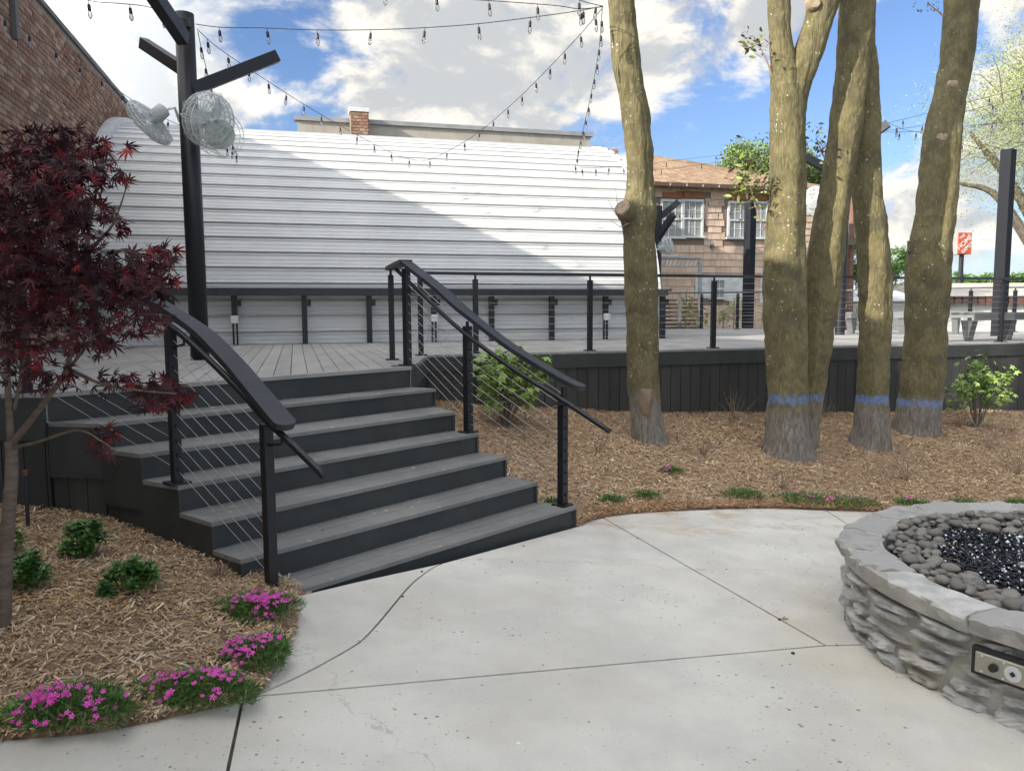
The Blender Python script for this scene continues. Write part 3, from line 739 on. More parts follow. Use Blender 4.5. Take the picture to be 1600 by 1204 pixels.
M_frame = mat('white_window_frame', (.62, .63, .62), (.5, .5, .5), .6, scale=4)
M_sid = mat('tan_siding_shingle', (.56, .42, .32), (.49, .365, .275), .88, scale=2, detail=5, var=.13, hue=((.56, .45, .36), .8, 1.))
rects = []
for (x0, y0, x1, y1) in wins:
    s0, z1 = hp(x0, y0); s1, z0 = hp(x1, y1); rects.append((s0, s1, z0, z1))
extra_rects = []
for (x0, y0, x1, y1) in [(1086, 428, 1108, 466), (1131, 428, 1164, 470), (1188, 428, 1230, 474), (1108, 428, 1131, 438)]:
    s0, z1 = hp(x0, y0); s1, z0 = hp(x1, y1); extra_rects.append((s0, s1, z0, z1))
mb = MB(); z = -1.0
while z < zE - .1:
    s = sL + random.uniform(-.3, 0)
    while s < sRt:
        wd_ = random.choice([.24, .3, .3, .36, .42]); s1 = min(s + wd_, sRt); s0_ = max(s, sL)
        if s1 > s0_ + .03 and not any(s1 > r[0] - .12 and s0_ < r[1] + .12 and z + .28 > r[2] - .14 and z < r[3] + .16 for r in rects) \
           and not any((s0_ + s1) / 2 > r[0] and (s0_ + s1) / 2 < r[1] and z + .14 > r[2] and z + .14 < r[3] for r in extra_rects):
            o1, o2 = -.055 + random.uniform(-.006, .006), -.012
            v = [hq(s0_ + .006, o1, z), hq(s1 - .006, o1, z), hq(s1 - .006, o2, z + .31), hq(s0_ + .006, o2, z + .31), hq(s0_ + .006, 0, z), hq(s1 - .006, 0, z)]
            mb.add(v, [(0, 1, 2, 3), (4, 5, 1, 0), (0, 3, 4), (1, 5, 2)])
        s += wd_
    z += .285
mb.build('siding_shingle', M_sid, hou, kind='stuff')
for i, (s0, s1, z0, z1) in enumerate(rects):
    fw = .09 if i < 5 else .06
    mb = MB()
    for (a, b, c, d) in ((s0 - fw, s0, z0, z1), (s1, s1 + fw, z0, z1), (s0 - fw, s1 + fw, z1, z1 + .1), (s0, s1, (z0 + z1) / 2 - .03, (z0 + z1) / 2 + .03)):
        mb.box(hq((a + b) / 2, -.07, (c + d) / 2), (b - a, .1, d - c), (u[0], u[1], 0))
    wf = mb.build('window', M_frame, hou)
    mb = MB(); mb.box(hq((s0 + s1) / 2, -.10, z0 - .05), (s1 - s0 + .3, .2, .09), (u[0], u[1], 0)); mb.build('sill', M_frame, wf)
    mb = MB(); mb.box(hq((s0 + s1) / 2, -.035, (z0 + z1) / 2), (s1 - s0, .03, z1 - z0), (u[0], u[1], 0)); mb.build('pane', M_pane, wf)
    mb = MB()
    for j in (1, 2): mb.box(hq(s0 + (s1 - s0) * j / 3, -.06, (z0 + z1) / 2), (.022, .02, z1 - z0), (u[0], u[1], 0))
    for j in (1, 3) if i < 5 else (1,): mb.box(hq((s0 + s1) / 2, -.0605, z0 + (z1 - z0) * j / 4), (s1 - s0, .02, .022), (u[0], u[1], 0))
    mb.build('muntin', M_frame, wf)
    if i < 5:
        mb = MB(); mb.box(hq((s0 + s1) / 2, -.062, z1 + .27), (s1 - s0, .05, .24), (u[0], u[1], 0)); mb.build('header', mat('orange_brown_wood', (.30, .12, .05), (.22, .1, .05), .8, scale=5), wf)
for (s0, s1, z0, z1) in extra_rects:
    mb = MB(); mb.box(hq((s0 + s1) / 2, -.03, (z0 + z1) / 2), (s1 - s0, .06, z1 - z0), (u[0], u[1], 0)); mb.build('white_panel', M_frame, hou)
s0, z1 = hp(1111, 385); mb = MB(); mb.box(hq(s0, -.08, z1), (.12, .14, .16), (u[0], u[1], 0)); mb.build('meter_box', M_coping, hou)
# grey pipe frame in front of house
s0, z1 = hp(1030, 402, -2); s1, z0 = hp(1093, 470, -2)
pf = thing('pipe_frame', 'galvanised arched pipe frame in front of the tan house', 'frame', hq(s0, -2, 0))
mb = MB(); mb.tube([hq(s1, -2, -1), hq(s1, -2, z1), hq(s0, -2, z1)], .09, 6); mb.tube([hq(s1, -2, z1 - .35), hq(s0, -2, z1 - .35)], .03, 5)
for j in range(10): ss = s0 + (s1 - s0) * j / 10; mb.tube([hq(ss, -2, z1 - .35), hq(ss + .15, -2, z1)], .02, 4)
mb.build('pipe', mat('galvanised', (.34, .36, .37), (.28, .3, .31), .5, metal=.3), pf)
# chimney bit of another house
p = D(958, 246, 30); ch2 = thing('brick_chimney', 'small stepped orange brick chimney beside the rounded right end of the hut roof', 'chimney', p)
mb = MB(); mb.box(p + np.array([0, 0, -1.6]), (.34, .4, 3.6)); mb.box(p + np.array([.22, 0, -1.72]), (.2, .4, 3.3)); mb.box(p + np.array([-.05, 0, .22]), (.42, .46, .1)); mb.build('stack', M_brick, ch2)

# ================================================================== DECK
deckpoly = [(bx(4.9) + .02, 4.93), tuple(LC[7]), tuple(RC[7]), (-1.0, 9.14), (17., fence_y(17)), (17., 16.2), (10.3, 17.3), (5.3, 21.2), (1.0, 20.6), tuple((QO + u * QL)[:2] + w * .0), tuple(QO)]
dk = thing('deck', 'raised grey board deck in front of the white hut', 'deck', (0, 11, DZ))
vd = np.array([-.28, 1.]); vd /= np.linalg.norm(vd); nd = np.array([vd[1], -vd[0]])
def clip_half(poly, n, c, keep):   # keep points with dot(n,p) <= c (keep=1) or >= c
    out = []; m = len(poly)
    for i in range(m):
        p, q = np.array(poly[i]), np.array(poly[(i + 1) % m]); a = (p @ n - c) * keep; b = (q @ n - c) * keep
        if a <= 0: out.append(tuple(p))
        if (a < 0 < b) or (b < 0 < a): out.append(tuple(p + (q - p) * (a / (a - b))))
    return out
c = min(np.array(p) @ nd for p in deckpoly); cmax = max(np.array(p) @ nd for p in deckpoly); bwid = .1385
# split concave polygon: clip of concave polygon by a strip is acceptable with separate runs
def strip_runs(poly, c0, c1):
    mid = (c0 + c1) / 2; xs0, xs1 = [], []
    def cross(cc):
        r = []
        for i in range(len(poly)):
            p, q = np.array(poly[i]), np.array(poly[(i + 1) % len(poly)]); a = p @ nd - cc; b = q @ nd - cc
            if (a <= 0 < b) or (b <= 0 < a): x = p + (q - p) * (a / (a - b)); r.append(x @ vd)
        return sorted(r)
    A, B, Mi = cross(c0 + 1e-4), cross(c1 - 1e-4), cross(mid); out = []
    for i in range(0, len(Mi) - 1, 2):
        if len(A) == len(Mi) and len(B) == len(Mi): out.append(((A[i], A[i + 1]), (B[i], B[i + 1])))
        else: out.append(((Mi[i], Mi[i + 1]), (Mi[i], Mi[i + 1])))
    return out
nb = 0
while c < cmax:
    c0, c1 = c + .0035, c + bwid - .0035
    for (a0_, a1_), (b0_, b1_) in strip_runs(deckpoly, c0, c1):
        pl = [nd * c0 + vd * a0_, nd * c1 + vd * b0_, nd * c1 + vd * b1_, nd * c0 + vd * a1_]
        if a1_ - a0_ < .05: continue
        mb = MB(); mb.prism([tuple(q) for q in pl], DZ - .026, DZ); mb.build('deck_board', M_deck, dk); nb += 1
    c += bwid
mb = MB(); mb.prism(inset(deckpoly, .05), DZ - .30, DZ - .03); mb.build('deck_frame', mat('dark_underdeck', (.02, .02, .018), rough=.9), dk)
# fascia and skirting boards
def skirt(parent, a, b, ztop, zbotf, fasc=.20, wd=.142, th=.02, out=.0):
    """vertical boards from a to b with a fascia band"""
    a = np.array(a, float); b = np.array(b, float); L = np.linalg.norm(b - a); d = (b - a) / L; n = np.array([d[1], -d[0]])   # outward = right of a->b
    mbf = MB(); x = 0.
    while x < L - .01:
        x2 = min(L, x + 3.05); p = a + d * (x + .001) + n * .012; q = a + d * (x2 - .003) + n * .012
        mbf = MB(); mbf.wallq(p, q, ztop - fasc, ztop - .028 if fasc else ztop, .024); mbf.build('fascia_board', M_riser, parent); x = x2
    x = 0.
    while x < L - .005:
        x2 = min(L, x + wd); p = a + d * (x + .004) - n * .012; q = a + d * (x2 - .004) - n * .012; m = (p + q) / 2
        if np.linalg.norm(q - p) > .01:
            k = MB(); k.wallq(p, q, float(zbotf(m[0], m[1])) - .08, ztop - .03, th + random.uniform(-.004, .004)); k.build('skirt_board', M_fencew, parent)
        x = x2
    k = MB(); k.wallq(a - n * .045, b - n * .045, float(zbotf(*a)) - .5, ztop - .035, .02); k.build('skirt_backing', M_dark, parent)
skirt(dk, (-1.0, 9.14), (16.5, fence_y(16.5)), DZ, lambda x, y: max(-.6, zR(np.array(x), np.array(y))), wd=.147)
skirt(dk, RC[7], (-1.0, 9.14), DZ, lambda x, y: float(zR(np.array(x), np.array(y))) - .1)
skirt(dk, (bx(4.93) + .02, 4.93), LC[7], DZ, lambda x, y: float(zLf(np.array(x), np.array(y))) - .1, fasc=.30)
# round lip where the stair rail newel stands
mb = MB(); c0 = np.array([-1.02, 7.33]); pts = [tuple(c0 + .13 * np.array([math.cos(t_), math.sin(t_)])) for t_ in np.linspace(0, 2 * math.pi, 24, endpoint=False)]
mb.prism(pts, DZ - .03, DZ + .004); mb.build('newel_lip', M_riser, dk)

# ---- stairs
stt = thing('deck_stairs', 'wide charcoal composite stairs of seven risers up to the deck', 'stairs', (*((LC[1] + RC[1]) / 2), 0))
nn = np.array([-.733, .68])
def lerp(a, b, t_): return a + (b - a) * t_
for k in range(1, 8):
    a, b = LC[k], RC[k]; d = (b - a) / np.linalg.norm(b - a); n_in = np.array([-d[1], d[0]])
    ai, bi = a + n_in * .014 + d * .012, b + n_in * .014 - d * .012
    zb = ZL[k - 1] if k > 1 else -.15
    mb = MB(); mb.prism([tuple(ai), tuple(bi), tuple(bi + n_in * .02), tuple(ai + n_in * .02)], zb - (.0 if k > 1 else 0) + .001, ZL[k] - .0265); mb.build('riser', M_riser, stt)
    # light edge strip at the left end and right end of the riser
    for e_, sg in ((a, 1), (b, -1)):
        mb = MB(); q = e_ + d * sg * .006 + n_in * .010; mb.box((q[0], q[1], (zb + ZL[k] - .027) / 2 + .001), (.009, .009, ZL[k] - .028 - zb), (d[0], d[1], 0)); mb.build('edge_strip', mat('pale_board_core', (.22, .21, .19), rough=.8), stt)
    if k < 7:
        a2, b2 = LC[k + 1], RC[k + 1]; d2 = (b2 - a2) / np.linalg.norm(b2 - a2); n2 = np.array([-d2[1], d2[0]])
        A2, B2 = a2 + n2 * .033, b2 + n2 * .033
        # two boards per tread with a gap
        for t0, t1 in ((0, .49), (.505, 1)):
            pl = [lerp(a, A2, t0), lerp(b, B2, t0), lerp(b, B2, t1), lerp(a, A2, t1)]
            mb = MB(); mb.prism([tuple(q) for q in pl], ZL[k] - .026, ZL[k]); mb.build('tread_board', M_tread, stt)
# nose board at deck edge
a, b = LC[7], RC[7]; d = (b - a) / np.linalg.norm(b - a); n_in = np.array([-d[1], d[0]])
mb = MB(); mb.prism([tuple(a - n_in * .004), tuple(b - n_in * .004), tuple(b + n_in * .10), tuple(a + n_in * .10)], DZ - .027, DZ + .003); mb.build('tread_board', M_deck, stt)
# stepped side panels, both ends
for C_, zf, sgn in ((LC, zLf, -1), (RC, zR, 1)):
    for k in range(1, 7):
        a, b = C_[k], C_[k + 1]; d = (b - a) / np.linalg.norm(b - a); out = np.array([-d[1], d[0]]) * (1 if sgn < 0 else -1) 
        if sgn < 0: out = np.array([d[1], -d[0]]) if np.array([d[1], -d[0]])[1] < 0 else np.array([-d[1], d[0]])
        g = float(min(zf(np.array(a[0]), np.array(a[1])), zf(np.array(b[0]), np.array(b[1])))) - .12
        o_ = out * .004 if sgn < 0 else -out * .0
        zb = max(g, ZL[k] - .36); inw = -out * .012
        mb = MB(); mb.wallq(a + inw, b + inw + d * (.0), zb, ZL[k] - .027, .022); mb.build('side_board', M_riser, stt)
        if zb > g:
            L = np.linalg.norm(b - a); x = 0
            while x < L - .01:
                x2 = min(L, x + .135); p = a + d * (x + .003) - out * .034; q = a + d * (x2 - .003) - out * .034
                mb = MB(); mb.wallq(p, q, g, zb + .02, .02); mb.build('skirt_board', M_fencew, stt); x = x2

def tread_bits(N):
    V, Fc = [], []; tv = np.array([(-.5, -.5, 0), (.5, -.4, 0), (.55, .35, .3), (-.45, .5, .2)], float); tf = np.array([(0, 1, 2, 3)]); ps = []
    for _ in range(N):
        k = random.choice([1, 1, 2, 2, 3, 4, 5, 6]); a, b, a2, b2 = LC[k], RC[k], LC[k + 1], RC[k + 1]; t1, t2 = random.random(), 1 - random.random() ** 1.6 * .98
        q = lerp(lerp(a, b, t1), lerp(a2, b2, t1), t2); ps.append((q[0], q[1], ZL[k] + .003))
    ps = np.array(ps); V, Fc = scatter(tv, tf, ps, rand_rot(N, .1), np.stack([rng.uniform(.006, .03, N), rng.uniform(.003, .007, N), np.full(N, .01)], 1))
    tag(np_mesh('debris', V, Fc, M_chip, kind='stuff'), 'scattered mulch crumbs and dry bits lying on the stair treads', 'debris')
tread_bits(260)
N = 260; x = rng.uniform(-2.5, 4, N); y = rng.uniform(1.5, 6.3, N); kk = inpoly(x, y, [tuple(q) for q in base]) & (np.hypot(x - 2.97, y - 3.68) > 1.35); x, y = x[kk], y[kk]; N = len(x)
V, Fc = scatter(np.array([(-.5, -.5, 0), (.5, -.4, 0), (.55, .35, .3), (-.45, .5, .2)], float), np.array([(0, 1, 2, 3)]), np.stack([x, y, plane_z(x, y) + .003], 1), rand_rot(N, .1), np.stack([rng.uniform(.004, .016, N), rng.uniform(.003, .006, N), np.full(N, .01)], 1))
tag(np_mesh('debris', V, Fc, M_chip2, kind='stuff'), 'tiny brown crumbs scattered over the concrete path', 'debris')
# ================================================================== RAILINGS
def post(parent, xy, z0, z1, ax=(1, 0), wdt=.062, neck=.05, studs=None, name='post'):
    mb = MB(); mb.box((xy[0], xy[1], (z0 + .012 + z1 - neck) / 2), (wdt, wdt, z1 - neck - z0 - .012), (ax[0], ax[1], 0))
    o = mb.build(name, M_black, parent, bevel=.003)
    mb = MB(); mb.box((xy[0], xy[1], z0 + .007), (.125, .125, .014), (ax[0], ax[1], 0)); mb.build('base_plate', M_black, o)
    if neck > 0:
        mb = MB(); mb.tube([(xy[0], xy[1], z1 - neck - .001), (xy[0], xy[1], z1 + .01)], .014, 8); mb.build('neck', M_black, o)
    if studs is not None:
        mb = MB()
        n_, zs = studs
        for z in zs: mb.box((xy[0] + n_[0] * (wdt / 2 + .004), xy[1] + n_[1] * (wdt / 2 + .004), z), (.012, .016, .016), (n_[0], n_[1], 0))
        mb.build('cable_fitting', M_black, o)
    return o
def round_end_rail(path, wd, th, ends=(True, True)):
    """flat wide rail along path with rounded ends; width direction horizontal"""
    path = [np.array(p, float) for p in path]; path = [p for i, p in enumerate(path) if i == 0 or np.linalg.norm(p - path[i - 1]) > 1e-4]; n = len(path); wds = []; wv = []
    L = [0]
    for i in range(1, n): L.append(L[-1] + np.linalg.norm(path[i] - path[i - 1]))
    for i in range(n):
        d = path[min(i + 1, n - 1)] - path[max(i - 1, 0)]; wv.append((d[1], -d[0], 0))
        e = wd
        for flag, q in ((ends[0], L[i]), (ends[1], L[-1] - L[i])):
            if flag and q < wd / 2: e = min(e, 2 * math.sqrt(max(0, (wd / 2) ** 2 - (wd / 2 - q) ** 2)) + .012)
        wds.append(e)
    mb = MB(); mb.strip(path, wv, wds, th); return mb
def densify(path, step=.012, endzone=.09):
    out = []; path = [np.array(p, float) for p in path]; L = [0]
    for i in range(1, len(path)): L.append(L[-1] + np.linalg.norm(path[i] - path[i - 1]))
    T = L[-1]; qs = list(np.arange(0, endzone, step)) + list(np.arange(endzone, T - endzone, .05)) + list(np.arange(T - endzone, T, step)) + [T]
    qs = [q for i, q in enumerate(sorted(qs)) if i == 0 or q - sorted(qs)[i - 1] > 1e-3]
    for q in qs: out.append(np.array([np.interp(q, L, [p[j] for p in path]) for j in range(3)]))
    return out
NC = 10
# right stair rail
R1p, R4p, N0 = P(879, 789, .165)[:2], P(732, 675, .66)[:2], P(637, 571, DZ)[:2]
N1, N2 = P(613, 562, DZ)[:2], P(658, 555, DZ)[:2]
sr_ = thing('stair_railing', 'right hand stair railing with wide charcoal cap and cables', 'railing', (*R4p, .66), 'stair railings')
ax45 = (.68, .733)
zt = {'R1': 1.10, 'R4': 1.60, 'N0': 2.10}
cz = lambda z0, z1: [z0 + .09 + i * (z1 - z0 - .14) / (NC - 1) for i in range(NC)]
nf = (-.68, -.733)
post(sr_, R1p, .165, zt['R1'] - .0, ax45, studs=((.733, -.68), cz(.165, 1.1)))
post(sr_, R4p, .66, zt['R4'], ax45, neck=.03, studs=((.733, -.68), cz(.66, 1.6)))
post(sr_, N0, DZ, zt['N0'], ax45, neck=.0)
endR = None
def onplane(a, b, px, py):
    d = ray(px, py); e = b - a; k = (a[0] * e[1] - a[1] * e[0]) / (d[0] * e[1] - d[1] * e[0]); return d * k + np.array([0, 0, CZ])
capc = smooth_line([(*N0, 2.155), onplane(N0, R4p, 690, 454), onplane(N0, R4p, 729, 489), onplane(R4p, R1p, 800, 543), onplane(R4p, R1p, 877, 590), onplane(R4p, R1p, 912, 607)], 10)
topR = [np.array(q) for q in capc]
mb = round_end_rail(densify(topR), .120, .034, (False, True)); mb.build('cap_rail', M_rail, sr_, smooth=False)
hr = [(619, 421, 7.80), (660, 460, 7.25), (718, 514, 6.60), (803, 577, 6.15), (872, 620.5, 5.80), (952, 673.5, 5.35)]
hrp = smooth_line([D(*q) for q in hr], 8); mb = MB(); mb.tube(hrp, .0195, 10); mb.build('hand_rail', M_black, sr_, smooth=True)
for (px, py, Y, tgt) in ((728, 523, 6.52, R4p), (872, 621, 5.79, R1p)):
    p = D(px, py, Y); mb = MB(); mb.tube([p, p + np.array([0, 0, -.05]), np.array([tgt[0], tgt[1], p[2] - .07])], .008, 6); mb.build('bracket', M_black, sr_)
for i in range(NC):
    pts = [np.array([*N0, cz(DZ, 2.1)[i]]), np.array([*R4p, cz(.66, 1.6)[i]]), np.array([*R1p, cz(.165, 1.1)[i]])]
    mb = MB(); mb.tube(pts, .0026, 5); mb.build('cable', M_cable, sr_)
# left stair rail
L1p, L4p, L7p = P(425, 925, .165)[:2], P(277, 755, .66)[:2], P(43, 613, DZ)[:2]
sl_ = thing('stair_railing', 'left hand stair railing beside the red maple with curved charcoal cap', 'railing', (*L4p, .66), 'stair railings')
post(sl_, L1p, .165, 1.10, ax45, neck=.0, wdt=.056, studs=((.68, .733), cz(.165, 1.1)))
post(sl_, L4p, .66, 1.60, ax45, neck=.0, wdt=.056, studs=((.733, -.68), cz(.66, 1.6)))
post(sl_, L7p, DZ, 2.12, ax45, neck=.0, wdt=.056)
endL = D(449, 668, 3.98)
topL = smooth_line([(L7p[0], L7p[1], 2.17), D(190, 444, 4.80), D(300, 508, 4.62), D(357, 560, 4.42), D(410, 622, 4.18), endL], 10)
mb = round_end_rail(densify([np.array(q) for q in topL]), .125, .036, (False, True)); mb.build('cap_rail', M_rail, sl_)
hr = [(120, 435, 4.95), (190, 470, 4.80), (230, 492, 4.70), (261, 507.6, 4.63), (285, 524, 4.57), (341, 576, 4.38), (384, 620, 4.22), (410, 650, 4.12), (451, 689, 3.96), (508, 745, 3.76)]
mb = MB(); mb.tube(smooth_line([D(*q) for q in hr], 6), .0195, 10); mb.build('hand_rail', M_black, sl_, smooth=True)
for (px, py, Y, tgt) in ((287, 526, 4.56, L4p), (440, 680, 4.0, L1p)):
    p = D(px, py, Y); mb = MB(); mb.tube([p, p + np.array([0, 0, -.045]), np.array([tgt[0], tgt[1], p[2] - .07])], .008, 6); mb.build('bracket', M_black, sl_)
for i in range(NC):
    pts = [np.array([*L7p, cz(DZ, 2.1)[i]]), np.array([*L4p, cz(.66, 1.6)[i]]), np.array([*L1p, cz(.165, 1.1)[i]])]
    mb = MB(); mb.tube(pts, .0022, 5); mb.build('cable', M_cable, sl_)
# short cross cables at the deck's left edge
dl = thing('deck_railing', 'short cable railing on the deck edge behind the red maple', 'railing', (*L7p, DZ), 'deck railings')
q2 = np.array([bx(5.1) + .1, 5.1])
post(dl, q2, DZ, 2.12, (1, 0), neck=0)
mb = round_end_rail([np.array([L7p[0], L7p[1], 2.155]), np.array([q2[0], q2[1], 2.155])], .13, .036, (False, False)); mb.build('cap_rail', M_rail, dl)
for i in range(NC):
    mb = MB(); z = cz(DZ, 2.1)[i]; mb.tube([(*L7p, z), (*q2, z)], .0026, 5); mb.build('cable', M_cable, dl)
# front deck railing
fr = thing('deck_railing', 'long black cable railing along the front edge of the deck behind the tree trunks', 'railing', (2.8, 10.4, DZ), 'deck railings')
fp = [N1, N2, P(745, 550, DZ)[:2], P(915, 547, DZ)[:2], None, None, None, None]
xs = [-.44, 1.0, 2.72, 4.35, 5.95, 7.55, 9.2, 10.9, 12.6, 14.4]
fpost = [N1, N2] + [np.array([x, fence_y(x) + .14]) for x in xs]
axu = (.955, .296)
for i, q in enumerate(fpost): post(fr, q, DZ, 2.125, axu, wdt=.06 if i > 1 else .055, neck=.045, studs=((.296, -.955) if i == 1 else None, cz(DZ, 2.1)) if i == 1 else None)
zc = 2.145
r1_ = [np.array([*N1, zc]), np.array([*(N0 * .6 + N1 * .4), zc + .015]), np.array([*N0, 2.165])]
mb = round_end_rail(densify(r1_, .012, .06), .125, .036, (True, False)); mb.build('cap_rail', M_rail, fr)
far = [np.array([*(N0 + np.array([.0, .06])), zc]), np.array([*N2, zc - .003])] + [np.array([*q, zc]) for q in fpost[2:]]
mb = round_end_rail(far[:2], .10, .034, (False, False)); mb.build('cap_rail', M_rail, fr)
mb = round_end_rail(smooth_line(far[1:], 4), .075, .034, (False, False)); mb.build('cap_rail', M_rail, fr)
for i in range(NC):
    z = cz(DZ, 2.1)[i]; mb = MB(); mb.tube([(*N0, z), (*N2, z)] + [(*q, z) for q in fpost[2:]], .0024, 5); mb.build('cable', M_cable, fr)
# back deck railing
br = thing('deck_railing', 'far cable railing along the back edge of the deck before the tan house', 'railing', (8, 19, DZ), 'deck railings')
bp_ = [np.array([3.0, 20.9]), np.array([5.1, 20.8]), np.array([5.95, 20.4]), np.array([7.1, 19.4]), np.array([8.6, 18.3]), np.array([10.15, 17.15]), np.array([11.0, 16.95]), np.array([13.5, 16.6]), np.array([16, 16.2])]
for q in bp_: post(br, q, DZ, 2.13, axu, neck=.04)
mb = round_end_rail([np.array([*q, 2.145]) for q in bp_], .1, .04, (False, False)); mb.build('cap_rail', M_gwood, br)
for i in range(0, NC): mb = MB(); z = cz(DZ, 2.1)[i]; mb.tube([(*q, z) for q in bp_], .0026, 4); mb.build('cable', M_cable, br)

# ---- benches
def bench(p, q, label, m, legs, hgt=.45, back=.42):
    p = np.array(p); q = np.array(q); d = (q - p) / np.linalg.norm(q - p); n_ = np.array([-d[1], d[0]])
    b = thing('deck_bench', label, 'bench', (p[0], p[1], DZ), 'benches on the deck')
    for j in range(3):
        o_ = n_ * (-.14 + .14 * j); mb = MB(); mb.wallq(p + o_, q + o_, DZ + hgt - .036, DZ + hgt, .134); mb.build('seat_board', m, b)
    mb = MB(); mb.wallq(p - n_ * .222, q - n_ * .222, DZ + hgt - .12, DZ + hgt - .002, .024); mb.build('apron', m, b)
    L = np.linalg.norm(q - p)
    for x in legs:
        c = p + d * x
        v = []
        for o_ in (-.055, .055):
            for (t_, z) in ((-.2, DZ + hgt - .125), (.2, DZ + hgt - .125), (.06, DZ + .002), (-.06, DZ + .002)):
                e = c + d * o_ + n_ * t_ + (d * (t_ * .5)); v.append((e[0], e[1], z))
        mb = MB(); mb.add(v, [(0, 1, 2, 3), (4, 7, 6, 5), (0, 4, 5, 1), (1, 5, 6, 2), (2, 6, 7, 3), (3, 7, 4, 0)]); mb.build('leg', m, b)
bo_ = np.array([0, .75])
bench((7.1, fence_y(7.1) + .55), (11.5, fence_y(11.5) + .55), 'charcoal bench on splayed legs behind the front railing at right', M_gwood, (.15, .95, 1.9, 2.9, 3.9))
bench((6.9, 16.2), (9.4, 15.7), 'grey bench near the back of the deck between the two right trunks', mat('grey_bench', (.24, .245, .24), rough=.7), (.2, 1.2, 2.2))

# ================================================================== LIGHT POLES, FANS
pb = P(313, 562, DZ)
pole = thing('light_pole', 'tall black round pole with three upward arms at the left of the deck', 'pole', (pb[0], pb[1], DZ), 'light poles')
ptop = np.array([pb[0] - .03, pb[1] + .05, 4.83])
mb = MB(); mb.tube([(pb[0], pb[1], DZ), tuple(ptop)], .098, 28); sh = mb.build('shaft', M_black, pole, smooth=False)
for pl_ in sh.data.polygons: pl_.use_smooth = len(pl_.vertices) == 4
def beam(parent, a, b, wd=.12, name='arm', m=None):
    a = np.array(a); b = np.array(b); d = b - a; L = np.linalg.norm(d); side = np.cross(d, (0, 0, 1)); mb = MB(); mb.box((a + b) / 2, (L, wd, wd * 1.25), d, side); return mb.build(name, m or M_black, parent, bevel=.004)
jc = D(300, 140, 8.45); beam(pole, jc, D(433, 88, 8.9), .10)
jb = D(291, 112, 8.5); beam(pole, jb, D(224, 68, 9.3), .10)
ja = D(300, 60, 8.36); beam(pole, D(287, 62, 8.32), D(215, -45, 7.5), .115)
mb = MB(); mb.box(D(294, 36, 8.42), (.05, .05, .09)); mb.build('hook', M_black, pole)
def fan(c, axis, R, label, polept, cover=.62, bag=True, flat=1.):
    c = np.array(c); ax = np.array(axis, float); ax /= np.linalg.norm(ax); a = np.cross(ax, (0, 0, 1)); a /= np.linalg.norm(a); b = np.cross(ax, a)
    f = thing('wall_fan', label, 'fan', c, 'plastic wrapped fans')
    Mw = mat('fan_grey_plastic', (.50, .55, .53), rough=.5)
    def circ(r, off, n=28): return [c + ax * off * flat + r * (a * math.cos(t_) + b * math.sin(t_)) for t_ in np.linspace(0, 2 * math.pi, n + 1)]
    mb = MB()
    for r, off in ((R, 0), (R * .97, .07), (R * .97, -.07), (R * .7, .10), (R * .4, .11), (R * .7, -.10), (R * .35, -.11)): mb.tube(circ(r, off), .0055, 5, caps=False)
    for t_ in np.linspace(0, 2 * math.pi, 24, endpoint=False):
        e = a * math.cos(t_) + b * math.sin(t_)
        for sg in (1, -1): mb.tube([c + e * R * .15 + ax * .115 * sg * flat, c + e * R * .7 + ax * .10 * sg * flat, c + e * R * .97 + ax * .07 * sg * flat, c + e * R], .0032, 4, caps=False)
    mb.build('cage', M_trim, f)
    mb = MB(); mb.tube([c - ax * .24, c - ax * .22, c - ax * .1, c - ax * .03], [.03, .075, .08, .04], 14); mb.build('motor', Mw, f, smooth=True)
    for j in range(3):
        t_ = j * 2.094; e = a * math.cos(t_) + b * math.sin(t_); g = np.cross(ax, e)
        v = [c + e * .04 - g * .03 - ax * .02, c + e * R * .85 - g * .09 - ax * .035, c + e * R * .9 + g * .08 + ax * .03, c + e * .05 + g * .04 + ax * .02]
        mb = MB(); mb.add(v, [(0, 1, 2, 3)]); mb.build('blade', Mw, f)
    mb = MB(); pp = np.array(polept); mb.tube([c - ax * .2, c - ax * .24 + (pp - c) * .3, pp], .016, 8); mb.build('bracket', M_trim, f)
    if bag:
        prof = [(-.25, .07), (-.22, .11), (-.12, R * .8), (-.06, R * 1.03), (.06, R * 1.03), (.12, R * .75), (.125, .02)]
        N = 36; vs = []
        for i, (o_, r) in enumerate(prof):
            for k in range(N):
                t_ = 2 * math.pi * k / N; wr = 1 + .035 * math.sin(5 * t_ + i) + .03 * math.sin(11 * t_ + 2 * i)
                vs.append(c + ax * (o_ * flat + .01 * math.sin(7 * t_)) + r * wr * (a * math.cos(t_) + b * math.sin(t_)))
        fs = [(i * N + k, i * N + (k + 1) % N, (i + 1) * N + (k + 1) % N, (i + 1) * N + k) for i in range(len(prof) - 1) for k in range(N)]
        mb = MB(); mb.add(vs, fs); mb.build('plastic_bag', M_plastic, f, smooth=True)
        mb = MB(); p0 = c + np.array([.0, 0, -R]); mb.tube([p0, p0 + np.array([.02, 0, -.35])], .0015, 4); mb.build('pull_cord', M_trim, f)
    return f
fan(D(233, 192, 8.35), (-.80, .12, -.60), .265, 'plastic wrapped fan tilted edge on at the left of the tall pole', D(281, 190, 8.45), flat=.42)
f2_ = fan(D(326, 188, 8.15), (.84, -.48, -.26), .27, 'plastic wrapped fan with a grey rear disc at the right of the tall pole', D(306, 180, 8.42))
q = D(344, 210, 8.3); ax_ = np.array([.35, -.9, -.25]); ax_ /= np.linalg.norm(ax_); mb = MB(); mb.tube([q - ax_ * .01, q + ax_ * .01], .15, 24); mb.build('rear_disc', mat('fan_grey_plastic', (.50, .55, .53), rough=.5), f2_)
